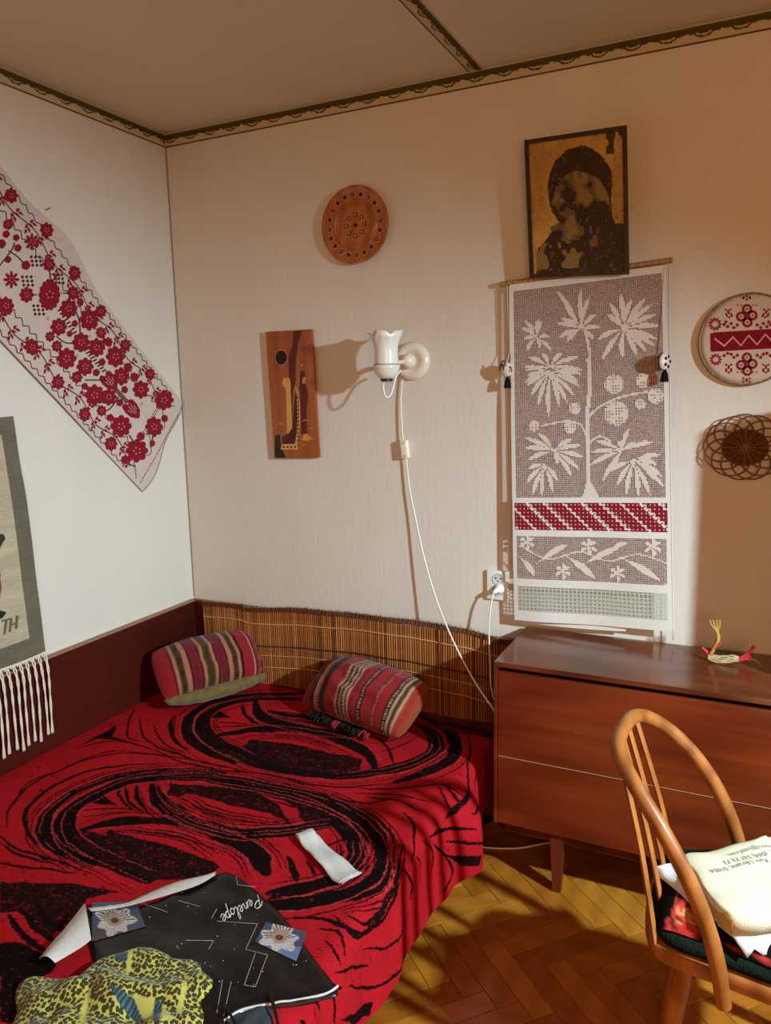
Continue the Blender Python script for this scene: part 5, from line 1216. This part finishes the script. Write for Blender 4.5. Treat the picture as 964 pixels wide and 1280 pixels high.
for cx, cy in ((128, 368), (100, 440), (210, 432), (142, 545)):
    for i in range(3):
        for j in range(3): x, y = cx + (i - 1) * 15 + (j - 1) * 3, cy + (j - 1) * 15; rpoly(mbD, [(x - 6, y), (x, y - 7), (x + 6, y), (x, y + 7)])
for x, y in ((222, 482), (175, 577), (325, 640), (282, 712), (515, 888), (474, 958)): rpoly(mbK, [(x - 6, y), (x, y - 8), (x + 6, y), (x, y + 8)])
for g in ([(30, 330), (60, 350), (92, 383)], [(0, 385), (40, 330), (50, 300)], [(135, 490), (98, 490)], [(180, 440), (175, 380)], [(220, 485), (265, 483)], [(290, 640), (285, 580), (265, 530)], [(293, 663), (240, 665), (205, 640)], [(380, 690), (375, 640)], [(310, 800), (345, 800), (390, 800)], [(470, 800), (466, 755)], [(430, 860), (400, 905), (371, 912)], [(470, 1000), (497, 1057), (470, 1100), (495, 1115)], [(530, 1000), (560, 970), (545, 1045)]): rline(g, 4.5)
for a, c in (((215, 545), (285, 650)), ((310, 690), (385, 775)), ((420, 835), (465, 885))):
    n_ = 9
    for q in range(n_): x = a[0] + (c[0] - a[0]) * q / n_; y = a[1] + (c[1] - a[1]) * q / n_; rpoly(mbD, [(x - 8, y + 2), (x + 6, y - 6), (x + 9, y - 1), (x - 5, y + 7)])
# borders: zigzags and vines drawn in the cloth's own coordinates
def st(s, t, lift=.0013):
    return (float(rcurve(np.array(s), np.array(t))) + lift, min(dv[0] * s + nvv[0] * t, -.009), dv[1] * s + nvv[1] * t)
def stline(pts, w, mb):
    for (s0, t0), (s1, t1) in zip(pts[:-1], pts[1:]):
        d_ = np.array([s1 - s0, t1 - t0]); L_ = np.hypot(*d_) + 1e-9; n_ = np.array([-d_[1], d_[0]]) / L_ * w / 2
        Q = [st(s0 - n_[0], t0 - n_[1]), st(s1 - n_[0], t1 - n_[1]), st(s1 + n_[0], t1 + n_[1]), st(s0 + n_[0], t0 + n_[1])]
        if all(q[1] < -.0092 for q in Q): mb.add(Q, [(0, 1, 2, 3)])
for t0, amp in ((.692, .008), (.782, .011), (1.082, .008), (.995, .011)):
    zz_ = [(-2.40 + .0175 * k, t0 + (amp if k % 2 else -amp) * .8) for k in range(int((2.40 - 1.13) / .0175))]
    stline(zz_, .0032, mbD)
for t0 in (.738, 1.038):
    vn = [(s, t0 + .013 * math.sin(s * 2 * PI / .22 + (1 if t0 > .9 else 0))) for s in np.linspace(-2.40, -1.16, 160)]; stline(vn, .0038, mbD)
    for s in np.arange(-2.38, -1.16, .055):
        for sg in (-1, 1):
            for q in range(4):
                a0 = math.atan2(sg * .8, .6); s1 = s + .004 * q; t1 = t0 + .013 * math.sin(s * 2 * PI / .22 + (1 if t0 > .9 else 0)) + sg * .008 * q
                dl = np.array([math.cos(a0 + .5 * (q % 2 * 2 - 1)), math.sin(a0 + .5 * (q % 2 * 2 - 1))]) * .023; nl_ = np.array([-dl[1], dl[0]]) * .24
                P_ = [(s1, t1), (s1 + dl[0] * .5 + nl_[0], t1 + dl[1] * .5 + nl_[1]), (s1 + dl[0], t1 + dl[1]), (s1 + dl[0] * .5 - nl_[0], t1 + dl[1] * .5 - nl_[1])]
                Q = [st(*p) for p in P_]
                if q < 3 and all(v[1] < -.0092 for v in Q): mbR.add(Q, [(0, 1, 2, 3)])
for s0 in (-1.175, -1.165, -1.062): 
    for k in range(34):
        t = .695 + .385 * k / 33
        if t > 1.06 and s0 > -1.1: continue
        P_ = [(s0, t - .004), (s0 + .004, t), (s0, t + .004), (s0 - .004, t)]; Q = [st(*p) for p in P_]
        if all(v[1] < -.0092 for v in Q): mbR.add(Q, [(0, 1, 2, 3)])
stline([(-1.12 + .028 * math.sin(t * 48), t) for t in np.linspace(.69, 1.06, 90)], .003, mbD)
tag(build(mbR, 'red_embroidery', RED_T, rn, fix=False), kind='stuff'); tag(build(mbD, 'dark_embroidery', DRED_T, rn, fix=False), kind='stuff'); tag(build(mbK, 'pale_stitches', mat('pale_stitch', 'c98f86', .9), rn, fix=False), kind='stuff')
edge_pts = [RXs[-1, j] + np.array([.001, 0, 0]) for j in range(0, 50)]
build(MB().tube(edge_pts, .0016, 5), 'end_hem', mat('hem_brown', '8f7563', .9), rn)
build(MB().tube(RXs[:, 0] + np.array([.001, 0, 0]), .0014, 5), 'side_hem', mat('hem_side', 'a08b78', .9), rn)
NP = Lp((60, 262), .012); build(MB().tube([(.001, NP[1], NP[2]), (.022, NP[1], NP[2] + .004)], .0016, 8), 'nail', mat('nail', '5a564e', .4, metal=.8), rn)

# ------------------------------------------------------------------ woven tapestry with fringe
tp_ = thing('woven_tapestry', (0, -1.05, .7), 'beige woven tapestry with grey border and long white fringe at the left edge', 'tapestry')
ya, yb = Lp((20, 520), .03), Lp((60, 815), .03)
nA, nB = 220, 300
s = np.linspace(0, 1, nA); v = np.linspace(0, 1, nB); SS, VV = np.meshgrid(s, v, indexing='ij')   # s: right edge -> left
yr = ya[1] + (yb[1] - ya[1]) * VV + .006 * np.sin(VV * 5) * VV; zt_, zb_ = ya[2], yb[2]
Wt = .56
TX = np.stack([.020 + .006 * np.sin(SS * 9) * 0 + .004 * vnoise(SS * 2, VV * 2, 3, 95) + .004 * VV, yr - SS * Wt, zt_ - .004 * np.sin(SS * 7) + (zb_ - zt_) * VV], -1)
tcx = np.empty(SS.shape + (3,)); tcx[:] = lin('c3b293'); xm = SS * Wt; zm = VV * (zt_ - zb_)
weft = vnoise(xm * .15, zm, 260, 96) * .09 + vnoise(xm * .3, zm, 40, 97) * .10; 
grey = (xm < .056) | (xm > Wt - .056) | (zm < .055) | (zm > (zt_ - zb_) - .072)
tcx[grey] = lin('746b57')
tcx *= (1 + weft)[..., None]
# dark and rust woven figure reaching in from the left (mostly outside the picture), and the two woven letters
pxt = proj(TX); bx, by = pxt[..., 0], pxt[..., 1]
fig = inpoly(bx, by, [(-200, 640), (-30, 655), (3, 668), (6, 674), (-2, 690), (2, 735), (0, 748), (-200, 740)]) ; tcx[fig] = lin('8c5236')
tcx[inpoly(bx, by, [(-60, 660), (5, 668), (7, 674), (-3, 686), (-60, 690)])] = lin('3a3b33')
tcx[inpoly(bx, by, [(-60, 760), (-4, 762), (8, 765), (4, 772), (-8, 776), (-60, 780)])] = lin('26332f')
gridobj('woven_panel', TX, tcx, mat('tapestry_wool', 'c0b090', .95, .1, attr=True, bump=(.8, 300, (1, .4, 3))), tp_, smooth=True)
mb = MB(); ct_ = crop(0, 515, 2.976)
for seg in ([(8, 778), (42, 768)], [(25, 776), (18, 826)], [(44, 768), (38, 818)], [(66, 757), (62, 806)], [(42, 792), (64, 785)]):
    A_, B_ = Lp(ct_(seg[0]), .0295), Lp(ct_(seg[1]), .0295); mb.tube([A_, B_], .0035, 6, flat=.4, up=(1, 0, 0))
build(mb, 'woven_letters', mat('letter_wool', '6b6253', .95), tp_)
# fringe strands
FRm = mat('fringe_cotton', 'e0d2bd', .9, .15, var=(.06, 200))
build(MB().tube([tuple(TX[i, -1] + np.array([.003, 0, .002 + .002 * (i % 2)])) for i in range(0, nA, 4)], .0042, 6), 'fringe_heading', FRm, tp_)
for k in range(20):
    s0 = .008 + k * .0245; y0 = TX[0, -1, 1] - s0; z0 = float(np.interp(s0, SS[:, -1] * Wt, TX[:, -1, 2]))
    L_ = .275 + .02 * random.random(); dy = random.uniform(-.012, .004); fx = .036 + random.uniform(0, .006)
    for q in range(2):
        o_ = .005 * (q - .5)
        P_ = [(.028, y0 + o_ * 1.6, z0), (fx, y0 + o_ * .9 + dy * .2, z0 - .05), (fx + .002, y0 + dy * .55 + o_ * .5 + .002 * math.sin(k), z0 - L_ * .5), (fx, y0 + dy + o_ * .8, z0 - L_)]
        build(MB().tube([(x + 0.0, y + .0012 * math.sin(i * 1.3 + q * PI), z) for i, (x, y, z) in enumerate(crom(P_, 8))], [.0026] * 24 + [.0042], 6), 'fringe_strand', FRm, tp_, smooth=True)

# ------------------------------------------------------------------ standing lamp that lights the corner (outside the picture)
pd_ = thing('floor_lamp', (LAMP.x, LAMP.y, 0), 'tall standing reading lamp with a white open shade', 'lamp')
build(MB().lathe([(.03, LAMP.z + .14), (.12, LAMP.z + .10), (.125, LAMP.z + .095), (.032, LAMP.z + .132), (.03, LAMP.z + .14)], 32, Matrix.Translation((LAMP.x, LAMP.y, 0))), 'lamp_shade', WHITEPL, pd_, smooth=True)
build(MB().tube([(LAMP.x + .02, LAMP.y, LAMP.z + .135), (LAMP.x + .16, LAMP.y, LAMP.z + .12), (LAMP.x + .22, LAMP.y, LAMP.z), (LAMP.x + .22, LAMP.y, .02)], .010, 8), 'pole', WHITEPL, pd_)
build(MB().lathe([(.15, 0.0005), (.15, .02), (.03, .03), (.0005, .03)], 32, Matrix.Translation((LAMP.x + .22, LAMP.y, 0))), 'lamp_base', WHITEPL, pd_)
